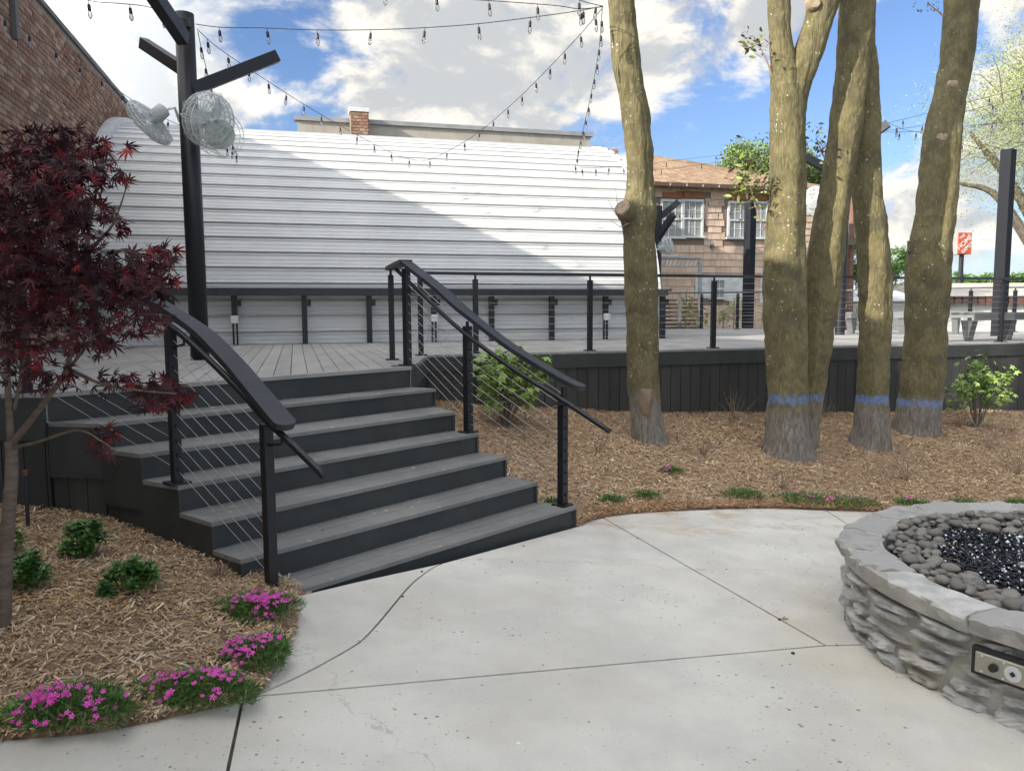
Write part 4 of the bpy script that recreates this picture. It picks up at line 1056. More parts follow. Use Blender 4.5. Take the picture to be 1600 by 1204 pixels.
mb = MB(); aa_ = np.cross(ax_, (0, 0, 1)); aa_ /= np.linalg.norm(aa_); bb_ = np.cross(ax_, aa_)
for rr_ in (.20, .235): mb.tube([q + rr_ * (aa_ * math.cos(t_) + bb_ * math.sin(t_)) for t_ in np.linspace(0, 2 * math.pi, 29)], .004, 5, caps=False)
for t_ in np.linspace(0, 2 * math.pi, 20, endpoint=False): e_ = aa_ * math.cos(t_) + bb_ * math.sin(t_); mb.tube([q + e_ * .15, q + e_ * .235], .0022, 4)
mb.build('rear_cage', M_trim, f2_)
c = D(334, 196, 8.15)
mb = MB(); mb.tube([D(282, 178, 8.36), D(300, 193, 8.33), D(318, 215, 8.3), D(345, 243, 8.3)], .008, 6); tag(mb.build('cable_loop', M_trim, loc=D(282, 178, 8.36)), 'white cord looped round the tall black pole to the fan', 'cord')

# far poles
def farpole(px, y0, y1, Y, r, label, square=False, arms=(), m=M_black, name='light_pole'):
    a = D(px, y1, Y); a[2] = DZ; b = D(px, y0, Y); p = thing(name, label, 'pole', a, 'light poles'); b[0] = a[0]
    mb = MB()
    if square: mb.box((a + b) / 2 + np.array([0, 0, 0]), (r * 2, r * 2, b[2] - a[2]), (.85, .52, 0))
    else: mb.tube([a, b], r, 20)
    mb.build('shaft', m, p)
    for (x0, yy0, x1, yy1, Y1) in arms: beam(p, D(x0, yy0, Y), D(x1, yy1, Y1), .12 if Y > 12 else .1)
    return p
farpole(1312, 235, 523, 15.6, .095, 'black round pole between the middle trunks with two arms', arms=((1322, 240, 1388, 193, 15.2), (1308, 272, 1257, 245, 15.6)))
farpole(1026, 322, 513, 19.5, .10, 'black pole just right of the lone left trunk with two arms', arms=((1028, 342, 1060, 315, 19.5), (1028, 372, 1052, 335, 19)))
farpole(1168, 317, 513, 21, .11, 'slim square grey post before the house shingles', True, m=mat('dark_slate_post', (.014, .016, .020), rough=.6, spec=.2))
farpole(1560, 234, 520, 14.4, .095, 'square charcoal post at the right end of the deck', True, m=mat('dark_slate_post', (.014, .016, .020), rough=.6, spec=.2))
fan(D(1275, 314, 15.2), (-.75, -.6, -.25), .27, 'white wrapped fan half hidden behind the leaning dark trunk', D(1310, 318, 15.55))
fan(D(1044, 384, 19.2), (.8, -.2, .3), .22, 'small white fan on the far pole beside the lone left trunk', D(1028, 388, 19.5))

# ================================================================== STRING LIGHTS
tmb = MB(); tmb.tube([(0, 0, .005), (0, 0, -.035)], .003, 5); tmb.tube([(0, 0, -.03), (0, 0, -.04), (0, 0, -.085), (0, 0, -.09)], [.008, .0145, .0155, .01], 10)
tb = MB(); tb.tube([(0, 0, -.088), (0, 0, -.105), (0, 0, -.13), (0, 0, -.15), (0, 0, -.158)], [.010, .018, .0195, .012, .003], 12)
PROTO = {}
def string(pts, n, label, pts_bulb=None, scale=1., skip=()):
    pts3 = [D(*q) for q in pts]; ln = smooth_line(pts3, 8) if len(pts3) > 2 else pts3
    L = [0]
    for i in range(1, len(ln)): L.append(L[-1] + np.linalg.norm(np.array(ln[i]) - np.array(ln[i - 1])))
    g = thing('string_light', label, 'string lights', ln[0], 'string lights over the deck')
    mb = MB(); mb.tube(ln, .0042 * scale, 5); mb.build('cord', M_black, g)
    for i in range(n):
        q = L[-1] * (i + .55) / n; p = np.array([np.interp(q, L, [a[j] for a in ln]) for j in range(3)]) - ORG[g.name]
        mw = Matrix.Translation(Vector(p)) @ Matrix.Rotation(random.uniform(-.12, .12), 4, 'X') @ Matrix.Rotation(random.uniform(-.12, .12), 4, 'Y')
        if 's' not in PROTO:
            ORG['_z'] = np.zeros(3)
            o = tmb.build('socket', M_black, None, loc=(0, 0, 0)); o.parent = g; o.matrix_local = mw; ORG[o.name] = np.zeros(3)
            b = tb.build('bulb', M_bulb, None, loc=(0, 0, 0), smooth=True); b.parent = o
            PROTO['s'] = (o, b)
        else:
            o = clone(PROTO['s'][0], g, mw=mw); clone(PROTO['s'][1], o, mw=Matrix.Identity(4))
string([(306, 38, 8.4), (345, 43, 8.3), (410, 44, 8.2), (490, 47, 8.1), (572, 47, 8.1), (657, 44, 8.1), (741, 38, 8.1), (827, 28, 8.2), (905, 17, 8.3), (942, 10, 8.35)], 8, 'long nearly level string from the tall pole to the lone left trunk')
string([(100, -8, 6.8), (150, 3, 7.2), (190, 6, 7.5), (235, 12, 8.0), (290, 32, 8.4)], 3, 'short string coming in at the top left corner to the tall pole')
string([(308, 46, 8.4), (345, 78, 9.0), (423, 130, 10.2), (486, 170, 11.3), (558, 211, 12.5), (617, 241, 13.5), (653, 252, 14.0)], 12, 'string running down from the tall pole to the middle of the hut roof')
string([(655, 252, 14.0), (678, 247, 13.7), (736, 215, 12.8), (793, 169, 11.6), (842, 122, 10.5), (902, 59, 9.2), (942, 12, 8.35)], 12, 'string rising from the middle of the hut roof to the lone left trunk')
string([(309, 50, 8.45), (318, 90, 9.3), (332, 142, 10.5), (352, 200, 12.0), (370, 240, 12.9)], 6, 'steep string dropping from the tall pole behind the plastic wrapped fan')
string([(350, 228, 12.7), (362, 232, 12.8), (372, 243, 12.9)], 3, 'tiny cluster of bulbs on the hut roof right of the wrapped fan')
string([(941, 15, 8.4), (936, 75, 9.6), (926, 135, 10.8), (914, 190, 12.0), (905, 230, 13.2), (898, 264, 14.4)], 13, 'steep string dropping from the lone left trunk to the right side of the hut')
string([(898, 263, 14.4), (930, 262, 14.2), (960, 260, 14.0), (985, 262, 13.9)], 4, 'short level string across the right end of the hut roof')
string([(560, -22, 8.0), (640, -12, 7.9), (720, -2, 7.9), (790, 3, 8.0), (868, 9, 8.2), (905, 14, 8.3), (942, 11, 8.4)], 5, 'upper string entering from the top edge to the lone left trunk')
string([(885, -10, 7.8), (910, 2, 8.0), (942, 10, 8.4)], 2, 'short upper string just left of the lone left trunk')
string([(-60, -18, 7.5), (0, 22, 8.2), (43, 50, 8.8), (90, 80, 9.4), (133, 107, 10), (169, 131, 10.6), (203, 154, 11.1), (232, 173, 11.6), (281, 196, 12.2)], 9, 'string sloping across the brick wall towards the hut')
string([(1000, 258, 22), (1060, 250, 22), (1130, 242, 21.5), (1200, 234, 21), (1260, 222, 20), (1386, 193, 15.3)], 7, 'upper string over the house roof from the left')
string([(1000, 268, 22), (1060, 262, 22), (1130, 252, 21.5), (1200, 240, 21), (1300, 228, 18)], 6, 'lower string over the house roof from the left')
string([(1030, 330, 19.5), (1060, 324, 19.5), (1120, 312, 19.2), (1200, 293, 19), (1260, 270, 18)], 8, 'thin string crossing the house windows upwards to the right')
string([(1032, 332, 19.6), (1070, 334, 20), (1120, 333, 20.4), (1166, 326, 20.9)], 7, 'string sagging between the lone trunk pole and slim grey post')
string([(1388, 192, 15.3), (1446, 178, 14.8), (1520, 158, 14.2), (1620, 132, 13.5)], 5, 'highest string at right running from the pole arm out of frame')
string([(1380, 205, 15.3), (1440, 196, 14.8), (1490, 180, 14), (1560, 160, 13.5), (1620, 140, 13)], 6, 'middle string at right crossing behind the last trunk')
string([(1388, 192, 15.3), (1412, 202, 15), (1440, 208, 14.8), (1500, 224, 14.6), (1556, 240, 14.4)], 5, 'string falling from the pole arm to the charcoal end post')
string([(1378, 207, 15.3), (1440, 205, 15), (1520, 196, 15), (1620, 186, 14)], 5, 'lowest level string at right through the pale tree')

# ================================================================== TREES
from mathutils import noise as mno
def trunk_mesh(spec, Y, name, m, parent, jitter=.05, segs=56, ext=None):
    """spec: list of (y, xl, xr[, dY])"""
    ys = [q[0] for q in spec]; pts = []; rs = []
    lo, hi = min(ys), max(ys); n = int((hi - lo) / 3.2)
    order = np.argsort(ys); yy = np.array(ys)[order]; xl = np.array([q[1] for q in spec])[order]; xr = np.array([q[2] for q in spec])[order]
    dy = np.array([q[3] if len(q) > 3 else 0 for q in spec])[order]
    for i in range(n + 1):
        y = hi - (hi - lo) * i / n
        def ip(a):
            return np.mean([np.interp(y + o, yy, a) for o in (-9, -3, 3, 9)])
        a, b, dd = ip(xl), ip(xr), ip(dy); c = D((a + b) / 2, y, Y + dd); pts.append(c); rs.append((b - a) / 2 / F * (Y + dd) * .995)
    mb = MB(); N = len(pts); vs = []
    ph = random.uniform(0, 9)
    for i, (p, r) in enumerate(zip(pts, rs)):
        for k in range(segs):
            t_ = 2 * math.pi * k / segs; z = p[2]
            f = 1 + jitter * (.5 * math.sin(3 * t_ + z * 1.3 + ph) + .35 * math.sin(5 * t_ - z * 2.1 + ph) + .25 * math.sin(2 * t_ + z * 4 + ph)) + jitter * .35 * math.sin(9 * t_ + z * .7) + jitter * .3 * math.sin(z * 17 + 2 * t_)
            cx_, cy_ = math.cos(t_), math.sin(t_)
            q1 = mno.noise(Vector((cx_ * r * 34 + ph, cy_ * r * 34, z * 5.5))); q2 = mno.noise(Vector((cx_ * r * 70, cy_ * r * 70 + ph, z * 13)))
            q3 = mno.noise(Vector((cx_ * r * 7 + ph, cy_ * r * 7, z * 3)))
            rr_ = r * f - .009 * (1 - min(1, abs(q1) * 3.2)) + .004 * q2 + .016 * q3
            vs.append((p[0] + rr_ * cx_, p[1] + rr_ * cy_, z))
    fs = [(i * segs + k, i * segs + (k + 1) % segs, (i + 1) * segs + (k + 1) % segs, (i + 1) * segs + k) for i in range(N - 1) for k in range(segs)] + [tuple(range((N - 1) * segs, N * segs))]
    mb.add(vs, fs); return mb.build(name, m, parent, smooth=True), pts, rs
def foot(px, py): return hitM(px, py, lambda x, y: zR(np.array(x), np.array(y)))
f1 = foot(1015, 686); f2 = foot(1222, 708); f3 = foot(1262, 712); f4 = foot(1357, 705); f5 = foot(1428, 696); f5 = D(1428, 688, f5[1] + .70)
B1 = bark_mat('mossy_bark'); B2 = bark_mat('mossy_bark_blue_band', (foot(1222, 622)[2] * 0 + 0))
def band_height(px, py, ft): return D(px, py, ft[1])[2] - ft[2]
M2 = bark_mat('bark_with_blue_band', band_height(1230, 621, f2), .65); M4 = bark_mat('bark_with_bright_blue_band', band_height(1364, 625, f4), .95); M5 = bark_mat('bark_with_faint_blue_band', band_height(1432, 627, f5), .75)
for m_ in (B1, M2, M4, M5): fix_bark_bump(m_)
CUT = mat('pale_cut_wood', (.42, .33, .22), (.30, .22, .14), .85, scale=20, bump=.5)
def rootflare(px, y0, y1, xl, xr): return None
T1 = thing('tree', 'lone leaning mossy trunk with a cut knot and bark wound, left of the group', 'tree', f1, 'mossy trunks in the mulch bed')
trunk_mesh([(706, 978, 1052), (692, 984, 1046), (672, 985, 1040), (640, 983, 1034), (580, 981, 1030), (500, 979, 1028), (420, 976, 1027), (360, 973, 1023), (335, 968, 1024), (300, 978, 1022), (250, 980, 1020), (180, 972, 1014), (100, 957, 1000), (0, 951, 991), (-200, 945, 980), (-420, 955, 985)], f1[1], 'trunk', B1, T1)
kp = D(980, 330, f1[1] - .12); mb = MB(); mb.tube([D(998, 338, f1[1]), kp + np.array([-.02, 0, .0]), kp + np.array([-.05, -.04, .03])], [.15, .125, .105], 16, jitter=.08); mb.build('knot', B1, T1, smooth=True)
mb = MB(); q = kp + np.array([-.06, -.05, .03]); mb.tube([q, q + np.array([-.012, -.012, .006])], [.092, .08], 16, jitter=.08); mb.build('cut_face', CUT, T1)
# bark wound
wc = D(1011, 628, f1[1] - .17); mb = MB(); vs = []
out_ = [(-.08, .14), (-.02, .16), (.06, .15), (.085, .05), (.07, -.08), (.03, -.15), (-.05, -.14), (-.09, -.02)]
rT = 25 / F * f1[1]
def wound(x, z, d): 
    xx = x; return (wc[0] + xx, f1[1] - math.sqrt(max(1e-4, (rT + d) ** 2 - (xx * .9) ** 2)), wc[2] + z)
out_ = smooth_line(out_ + [out_[0]], 4)[:-1]
vs = [wound(a[0], a[1], -.004) for a in out_] + [wound(a[0] * .82, a[1] * .85, .016) for a in out_] + [wound(0, 0, .016)]
n = len(out_); mb.add(vs, [(i, (i + 1) % n, n + (i + 1) % n, n + i) for i in range(n)] + [(n + i, n + (i + 1) % n, 2 * n) for i in range(n)]); mb.build('bark_wound', mat('bare_wood', (.26, .19, .13), (.14, .10, .065), .9, scale=16, stretch=(1, 1, .25), bump=.8, bscale=30), T1, smooth=True)
wc2 = D(1024, 684, f1[1] - .19); mb = MB(); mb.box(wc2 + np.array([0, -.0, 0]), (.022, .02, .06)); mb.build('hollow', M_dark, T1)
T2 = thing('tree', 'large forked mossy trunk with a faint blue band, centre of the group', 'tree', f2, 'mossy trunks in the mulch bed')
trunk_mesh([(722, 1186, 1278), (700, 1190, 1268), (660, 1196, 1262), (600, 1200, 1262), (500, 1195, 1259), (400, 1194, 1258), (300, 1205, 1258), (200, 1205, 1257), (150, 1204, 1258), (120, 1205, 1248), (90, 1205, 1242), (60, 1203, 1235), (0, 1200, 1232), (-200, 1190, 1220), (-400, 1180, 1210)], f2[1], 'trunk', M2, T2)
trunk_mesh([(190, 1215, 1255), (150, 1222, 1262), (120, 1228, 1272), (90, 1237, 1282), (60, 1248, 1293), (20, 1260, 1305), (0, 1264, 1310), (-60, 1285, 1330), (-250, 1340, 1375)], f2[1], 'limb', M2, T2)
q = D(1272, 4, f2[1] - .16); mb = MB(); mb.tube([q + np.array([0, .06, 0]), q, q + np.array([0, -.02, .0])], [.08, .07, .058], 14, jitter=.05); mb.build('cut_stub', CUT, T2)
T3 = thing('tree', 'leaning dark trunk growing against the right side of the large forked trunk', 'tree', f3, 'mossy trunks in the mulch bed')
trunk_mesh([(722, 1232, 1280), (690, 1238, 1276), (600, 1252, 1290), (500, 1258, 1304), (450, 1260, 1312), (400, 1262, 1319), (375, 1266, 1321), (300, 1283, 1328), (200, 1297, 1346), (100, 1309, 1356), (0, 1313, 1363), (-200, 1320, 1362), (-400, 1335, 1370)], f3[1] + .33, 'trunk', M2, T3)
T4 = thing('tree', 'straight mossy trunk with the brightest blue paint band', 'tree', f4, 'mossy trunks in the mulch bed')
trunk_mesh([(716, 1320, 1396), (700, 1326, 1391), (670, 1334, 1389), (620, 1340, 1387), (500, 1342, 1390), (430, 1342, 1391), (350, 1338, 1386), (300, 1333, 1376), (200, 1334, 1375), (100, 1341, 1371), (50, 1346, 1366), (-100, 1352, 1372), (-300, 1365, 1380)], f4[1] + .22, 'trunk', M4, T4)
T5 = thing('tree', 'rightmost thick crooked trunk with pale knots and a broken stub', 'tree', f5, 'mossy trunks in the mulch bed')
trunk_mesh([(720, 1384, 1478), (690, 1394, 1470), (660, 1398, 1466), (620, 1406, 1470), (560, 1412, 1475), (500, 1416, 1477), (430, 1416, 1481), (390, 1420, 1484), (350, 1431, 1489), (280, 1441, 1496), (220, 1445, 1499), (200, 1448, 1500), (150, 1460, 1508), (100, 1472, 1516), (0, 1479, 1528), (-200, 1490, 1540), (-420, 1500, 1540)], f5[1], 'trunk', M5, T5)
mb = MB(); mb.tube([D(1436, 410, f5[1]), D(1424, 390, f5[1] - .02), D(1423, 376, f5[1] - .03)], [.07, .06, .045], 12, jitter=.12); mb.build('broken_stub', B1, T5)
for (px, py, r) in ((1491, 131, .042), (1475, 214, .048)):
    q = D(px, py, f5[1] - .19); mb = MB(); mb.tube([q + np.array([0, .06, 0]), q + np.array([0, .0, 0]), q + np.array([-.005, -.012, 0])], [r * 1.5, r * 1.15, r * .8], 14, jitter=.1); mb.build('knot', CUT, T5, smooth=True)

# leaf templates
def poly_leaf(lobes, n_arm=3, droop=.35, fold=.15, notch=.24, wv=.16):
    """palmate leaf: list of (angle deg, length); stem at origin, tip along +x"""
    pts = []; L = sorted(lobes); 
    for i, (a, l) in enumerate(L):
        a = math.radians(a); 
        if i > 0:
            am = (a + math.radians(L[i - 1][0])) / 2; pts.append((notch * math.cos(am), notch * math.sin(am)))
        pts += [(l * .55 * math.cos(a - wv), l * .55 * math.sin(a - wv)), (l * math.cos(a), l * math.sin(a)), (l * .55 * math.cos(a + wv), l * .55 * math.sin(a + wv))]
    pts = [(-.04, 0)] + pts
    v = [(0.08, 0, 0.02)] + [(x + .0, y, -droop * (x * x + y * y) * .6 - fold * abs(y) * .3) for x, y in pts]; n = len(pts)
    f = [(0, 1 + i, 1 + (i + 1) % n) for i in range(n)]
    return np.array(v), np.array(f)
maple_tv, maple_tf = poly_leaf([(-115, .45), (-72, .75), (-35, .95), (0, 1.05), (35, .95), (72, .75), (115, .45)], droop=.55)
hyd_tv, hyd_tf = poly_leaf([(-100, .62), (-48, .85), (0, 1.), (48, .85), (100, .62)], droop=.45, notch=.52, wv=.36)
hyd_tv[1:, :2] *= 1; 
oval_tv = np.array([(0, 0, 0), (.3, .17, .05), (.3, -.17, .05), (.65, .15, .03), (.65, -.15, .03), (1., 0, -.10), (.3, 0, 0), (.65, 0, -.02)], float)
oval_tf = np.array([(0, 6, 1), (0, 2, 6), (6, 7, 3), (6, 3, 1), (2, 4, 7), (2, 7, 6), (7, 5, 3), (4, 5, 7)])
def leafset(name, tv, tf, pos, size, tilt, m, parent, kind='stuff', dirs=None, smooth=False):
    n = len(pos); R = rand_rot(n, tilt, None if dirs is None else dirs + rng.normal(0, .5, n)); V, Fc = scatter(tv, tf, np.array(pos), R, np.array(size))
    return np_mesh(name, V, Fc, m, parent, kind=kind, smooth=smooth)

# ---- red maple at the left
mf = hitM(8, 985, lambda x, y: zLf(np.array(x), np.array(y)))
mp = thing('japanese_maple', 'small dark red maple tree at the left edge in front of the stairs', 'tree', mf)
YM = mf[1]
trk = smooth_line([D(6, 985, YM), D(8, 900, YM), D(14, 800, YM), D(18, 740, YM), D(17, 690, YM)], 5)
mb = MB(); mb.tube(trk, [.029 - .006 * i / len(trk) for i in range(len(trk))], 14, jitter=.06); mb.build('trunk', M_maple_bark, mp, smooth=True)
branches = [
    [(17, 695, 0), (12, 600, 0), (6, 500, .05), (10, 380, .1), (30, 260, .15), (45, 215, .2)],
    [(17, 695, 0), (45, 660, -.05), (75, 620, -.1), (105, 575, -.15), (115, 500, -.1), (130, 400, .0), (150, 300, .1), (140, 250, .2)],
    [(75, 620, -.1), (120, 560, -.2), (170, 500, -.25), (230, 460, -.3), (270, 430, -.3)],
    [(17, 700, 0), (60, 690, -.1), (120, 672, -.25), (160, 690, -.35), (180, 705, -.35)],
    [(105, 575, -.15), (160, 600, -.3), (220, 610, -.4), (275, 615, -.45)],
    [(115, 500, -.1), (160, 430, 0), (190, 390, .05), (230, 400, .1), (270, 405, .1)],
    [(12, 600, 0), (-40, 500, .2), (-70, 350, .3), (-60, 250, .3)],
    [(6, 500, .05), (60, 420, .3), (90, 330, .4), (110, 260, .4)],
    [(130, 400, 0), (170, 360, 0), (185, 330, .05), (200, 285, .05)],
    [(22, 640, 0), (38, 560, .1), (50, 470, .2), (55, 380, .3), (70, 300, .3)]]
twig = []
for bi, br_ in enumerate(branches):
    pts = smooth_line([D(x, y, YM + dy) for x, y, dy in br_], 5); r0 = .015 if bi < 2 else .008
    mb = MB(); mb.tube(pts, [max(.0025, r0 * (1 - .8 * i / len(pts))) for i in range(len(pts))], 8); mb.build('branch', M_maple_bark, mp, smooth=True); twig += pts[6:]
ell = [(20, 290, 75, 85, 170), (95, 250, 60, 55, 150), (150, 265, 40, 35, 50), (60, 360, 105, 80, 250), (120, 330, 60, 40, 80), (30, 460, 70, 90, 190), (110, 450, 90, 65, 260), (190, 430, 65, 38, 120), (235, 440, 45, 45, 90),
       (215, 500, 50, 25, 50), (140, 530, 70, 30, 60), (40, 560, 55, 50, 60), (245, 615, 52, 26, 65), (180, 598, 35, 18, 24), (160, 680, 24, 16, 18), (165, 708, 18, 8, 8), (-60, 350, 70, 160, 240), (170, 235, 30, 20, 16), (195, 280, 8, 6, 3), (190, 350, 16, 14, 7), (203, 360, 4, 4, 1), (175, 340, 20, 12, 8), (80, 590, 60, 20, 30), (240, 600, 30, 14, 14), (292, 618, 18, 10, 9), (255, 400, 25, 15, 20), (100, 205, 16, 10, 6), (60, 220, 40, 18, 24)]
pos = []
for cx, cy, ra, rb, n in ell:
    for _ in range(int(n * 1.35)):
        a = rng.normal(0, .5, 2); a = a / max(1, np.hypot(*a)); pos.append(D(cx + a[0] * ra, cy + a[1] * rb, YM + rng.uniform(-.45, .42)))
pos = np.array(pos); N = len(pos); size = rng.uniform(.032, .060, N)
yaw = rng.uniform(0, 2 * math.pi, N); Rm = rand_rot(N, .75, yaw)
order = np.argsort(-size / pos[:, 1]); infr = [i for i in order if 800 + F * pos[i][0] / pos[i][1] > 0 and pos[i][1] < YM + .1]
sel = infr[:290]; selset = set(sel); rest = np.array([i for i in range(N) if i not in selset])
V, Fc = scatter(maple_tv, maple_tf, pos[rest], Rm[rest], size[rest]); np_mesh('foliage', V, Fc, M_maple, mp, kind='stuff')
lm = bpy.data.meshes.new('leaf'); lm.from_pydata([tuple(v) for v in maple_tv], [], [tuple(int(i) for i in f) for f in maple_tf]); lm.materials.append(M_maple)
for i in sel:
    o = bpy.data.objects.new('leaf', lm); COL.objects.link(o); o.parent = mp
    o.matrix_local = Matrix.Translation(Vector(pos[i] - ORG[mp.name])) @ Matrix(Rm[i].tolist()).to_4x4() @ Matrix.Scale(float(size[i]), 4)

# ---- sprouts on trunks
def sprout(px, py, Y, rx_, ry_, n, label, stem, m=M_spr, size=(.05, .10)):
    t_ = thing('sprout', label, 'sprout', D(*stem[0]), 'leafy sprouts on the trunks')
    mb = MB(); st_ = smooth_line([D(*q) for q in stem], 4) if len(stem) > 2 else [D(*q) for q in stem]; mb.tube(st_, [.012 * (1 - .7 * i / len(st_)) for i in range(len(st_))], 6); mb.build('stem', mat('pinkish_twig', (.40, .26, .2), rough=.8), t_)
    ps = [D(px + rng.normal(0, rx_ * .5), py + rng.normal(0, ry_ * .5), Y + rng.normal(0, .1)) for _ in range(n)]
    leafset('foliage', oval_tv, oval_tf, ps, rng.uniform(size[0], size[1], n), .8, m, t_)
sprout(1178, 66, f2[1] - .1, 22, 20, 46, 'drooping sprout high on the left side of the forked trunk', [(1206, 118, f2[1]), (1198, 95, f2[1] - .05), (1185, 70, f2[1] - .1)])
sprout(1168, 285, f2[1] - .1, 30, 44, 190, 'large green sprout curving up from the forked trunk before the house', [(1204, 366, f2[1]), (1190, 350, f2[1] - .05), (1180, 320, f2[1] - .1), (1172, 290, f2[1] - .1)], size=(.05, .11))
sprout(1277, 225, f3[1] + .1, 14, 34, 40, 'small dark sprout between the forked trunk and leaning trunk', [(1300, 268, f3[1] + .3), (1285, 240, f3[1] + .2), (1275, 215, f3[1] + .1)])
sprout(1450, 8, f5[1], 22, 14, 36, 'sprig of small leaves at the top beside the rightmost trunk', [(1475, 26, f5[1]), (1462, 15, f5[1]), (1448, 5, f5[1])], size=(.03, .06))
tw = thing('bare_twigs', 'thin bare twigs rising from the knot of the lone left trunk', 'twigs', kp)
mb = MB()
for pl_ in ([(980, 350), (962, 335), (950, 312)], [(975, 340), (965, 322), (962, 295)], [(985, 325), (977, 312), (975, 305)], [(990, 345), (970, 355), (955, 345)]):
    pts = [D(x, y, f1[1] - .15) for x, y in pl_]; mb.tube(pts, [.007, .005, .002], 5)
mb.build('twig', mat('pinkish_twig', (.40, .26, .2), rough=.8), tw)

# ---- background trees
def bgtree(label, c, rad, n, m, trunkpts, size, base_z=-1.2, name='tree', clumps=26, sparse=.55, twigs=0):
    c = np.array(c); tr = thing(name, label, 'tree', (c[0], c[1], base_z), 'background trees')
    mb = MB()
    for tp in trunkpts: pts = smooth_line(tp, 4); mb.tube(pts, [max(.02, .22 * (1 - .85 * i / len(pts))) * (rad[2] / 3) for i in range(len(pts))], 8)
    for _ in range(twigs):
        a = rng.normal(0, 1, 3); a /= np.linalg.norm(a); e = c + a * np.array(rad) * rng.uniform(.6, 1.); s_ = c + (e - c) * rng.uniform(.35, .7) + rng.normal(0, .12, 3) * np.array(rad); mid = (e + s_) / 2 + np.array([0, 0, rng.uniform(0, .1) * rad[2]])
        mb.tube([s_, mid, e], [.018, .012, .004], 4)
    mb.build('trunk', M_twig, tr)
    ps = []
    for _ in range(clumps):
        a = rng.normal(0, 1, 3); a /= np.linalg.norm(a); cc_ = c + a * np.array(rad) * rng.uniform(.35, .95); k = n // clumps
        ps.append(cc_ + rng.normal(0, 1, (k, 3)) * np.array(rad) * rng.uniform(.10, .22))
    ps = np.concatenate(ps); leafset('crown', oval_tv, oval_tf, ps, rng.uniform(size[0], size[1], len(ps)), .9, m, tr); return tr
c = D(1640, 190, 24); bgtree('pale yellow green spring tree with airy twigs at the right edge', c, (3.6, 2.2, 3.0), 60000, M_pale, [[(c[0] + .8, c[1], -1.2), (c[0] + .6, c[1], 2), (c[0] + .3, c[1], 4), (c[0] - .5, c[1], 7)], [(c[0] + .6, c[1], 2.2), (c[0] - .6, c[1], 4), (c[0] - 1.6, c[1], 5.2), (c[0] - 2.7, c[1], 5.5)], [(c[0] + .5, c[1], 3), (c[0] - 1, c[1], 5.4), (c[0] - 2.4, c[1], 7.0)]], (.03, .08), clumps=240, twigs=110)
M_olive = mat('olive_leaf', (.17, .24, .07), (.12, .18, .05), .6, scale=2, var=.35)
c = D(1205, 262, 46); bgtree('green leafy tree behind the roof of the tan house', c, (2.9, 2, 1.5), 8000, M_olive, [[(c[0], c[1], -1.2), (c[0], c[1], 5), (c[0], c[1], 9)]], (.14, .3), clumps=40)
c = D(1160, 250, 50); bgtree('taller rounded tree rising over the middle of the house roof', c, (1.7, 2, 1.3), 5000, M_olive, [[(c[0], c[1], -1.2), (c[0], c[1], 5), (c[0], c[1], 9)]], (.14, .3), clumps=26)
c = D(1290, 275, 48); bgtree('sunlit tree seen in the gap right of the forked trunk', c, (1.8, 2, 1.5), 5000, M_olive, [[(c[0], c[1], -1.2), (c[0], c[1], 5), (c[0], c[1], 9)]], (.14, .3), clumps=26)
c = D(1400, 412, 60); bgtree('small green tree between the two rightmost trunks', c, (1.4, 1.4, 1.6), 3000, M_leaf, [[(c[0], c[1], -1.2), (c[0], c[1], 2), (c[0], c[1], 5)]], (.14, .3), clumps=20)
c = D(1333, 410, 40); bgtree('narrow green tree beside the brown utility pole', c, (.55, .6, 1.8), 2500, M_leaf, [[(c[0], c[1], -1.2), (c[0], c[1], 2), (c[0], c[1], 4)]], (.1, .2), clumps=16)
for i, (px, rr_) in enumerate(((1500, 3.2), (1522, 3.0), (1560, 3.4), (1585, 2.4), (1475, 2.6), (1440, 3), (1600, 3.), (1640, 4))):
    c = D(px, 443, 130); lab = ['round bush tree right under the orange sign pole', 'bushy tree just right of the sign pole foot', 'low hazy tree left of the last fence post', 'small tree at the far right above the beige roof', 'distant tree left of the sign pole', 'distant tree behind the rightmost trunk', 'distant tree at the right frame edge', 'distant tree past the right frame edge'][i]
    bgtree(lab, c, (rr_, 2, 1.7), 1200, M_leaf, [[(c[0], c[1], -1.2), (c[0], c[1], .5), (c[0], c[1], 2)]], (.35, .7), clumps=12)

# ================================================================== FAR BUILDINGS, SIGN
def farb(x0, x1, ytop, Y, depth, label, m, roofm=None, band=None, roofh=.8):
    a, b = D(x0, ytop, Y), D(x1, ytop, Y); zt_ = a[2]
    o = thing('low_building', label, 'building', (a[0], a[1], -1.2))
    mb = MB(); mb.prism([(a[0], Y), (b[0], Y), (b[0], Y + depth), (a[0], Y + depth)], -1.2, zt_ - (roofh if roofm else 0)); mb.build('wall', m, o)
    if roofm:
        mb = MB(); z0 = zt_ - roofh; mb.add([(a[0] - .5, Y - .6, z0), (b[0] + .5, Y - .6, z0), (b[0] + .5, Y + depth / 2, zt_ + .3), (a[0] - .5, Y + depth / 2, zt_ + .3), (b[0] + .5, Y + depth, z0), (a[0] - .5, Y + depth, z0)],
                            [(0, 1, 2, 3), (3, 2, 4, 5), (0, 3, 5), (1, 4, 2), (0, 5, 4, 1)]); mb.build('roof', roofm, o)
    if band:
        mb = MB(); n = int((b[0] - a[0]) / .55)
        for i in range(n): mb.box((a[0] + (i + .5) * .55, Y - .35, zt_ - roofh - .35), (.42, .3, .5))
        mb.build('awning_tile', band, o, kind='stuff')
    return o
Mfw = mat('far_white_wall', (.66, .66, .63), (.58, .58, .55), .8, scale=.6)
farb(1318, 1425, 449, 45, 10, 'low white building seen between the right trunks', Mfw, mat('pale_metal_roof', (.55, .56, .55), rough=.5))
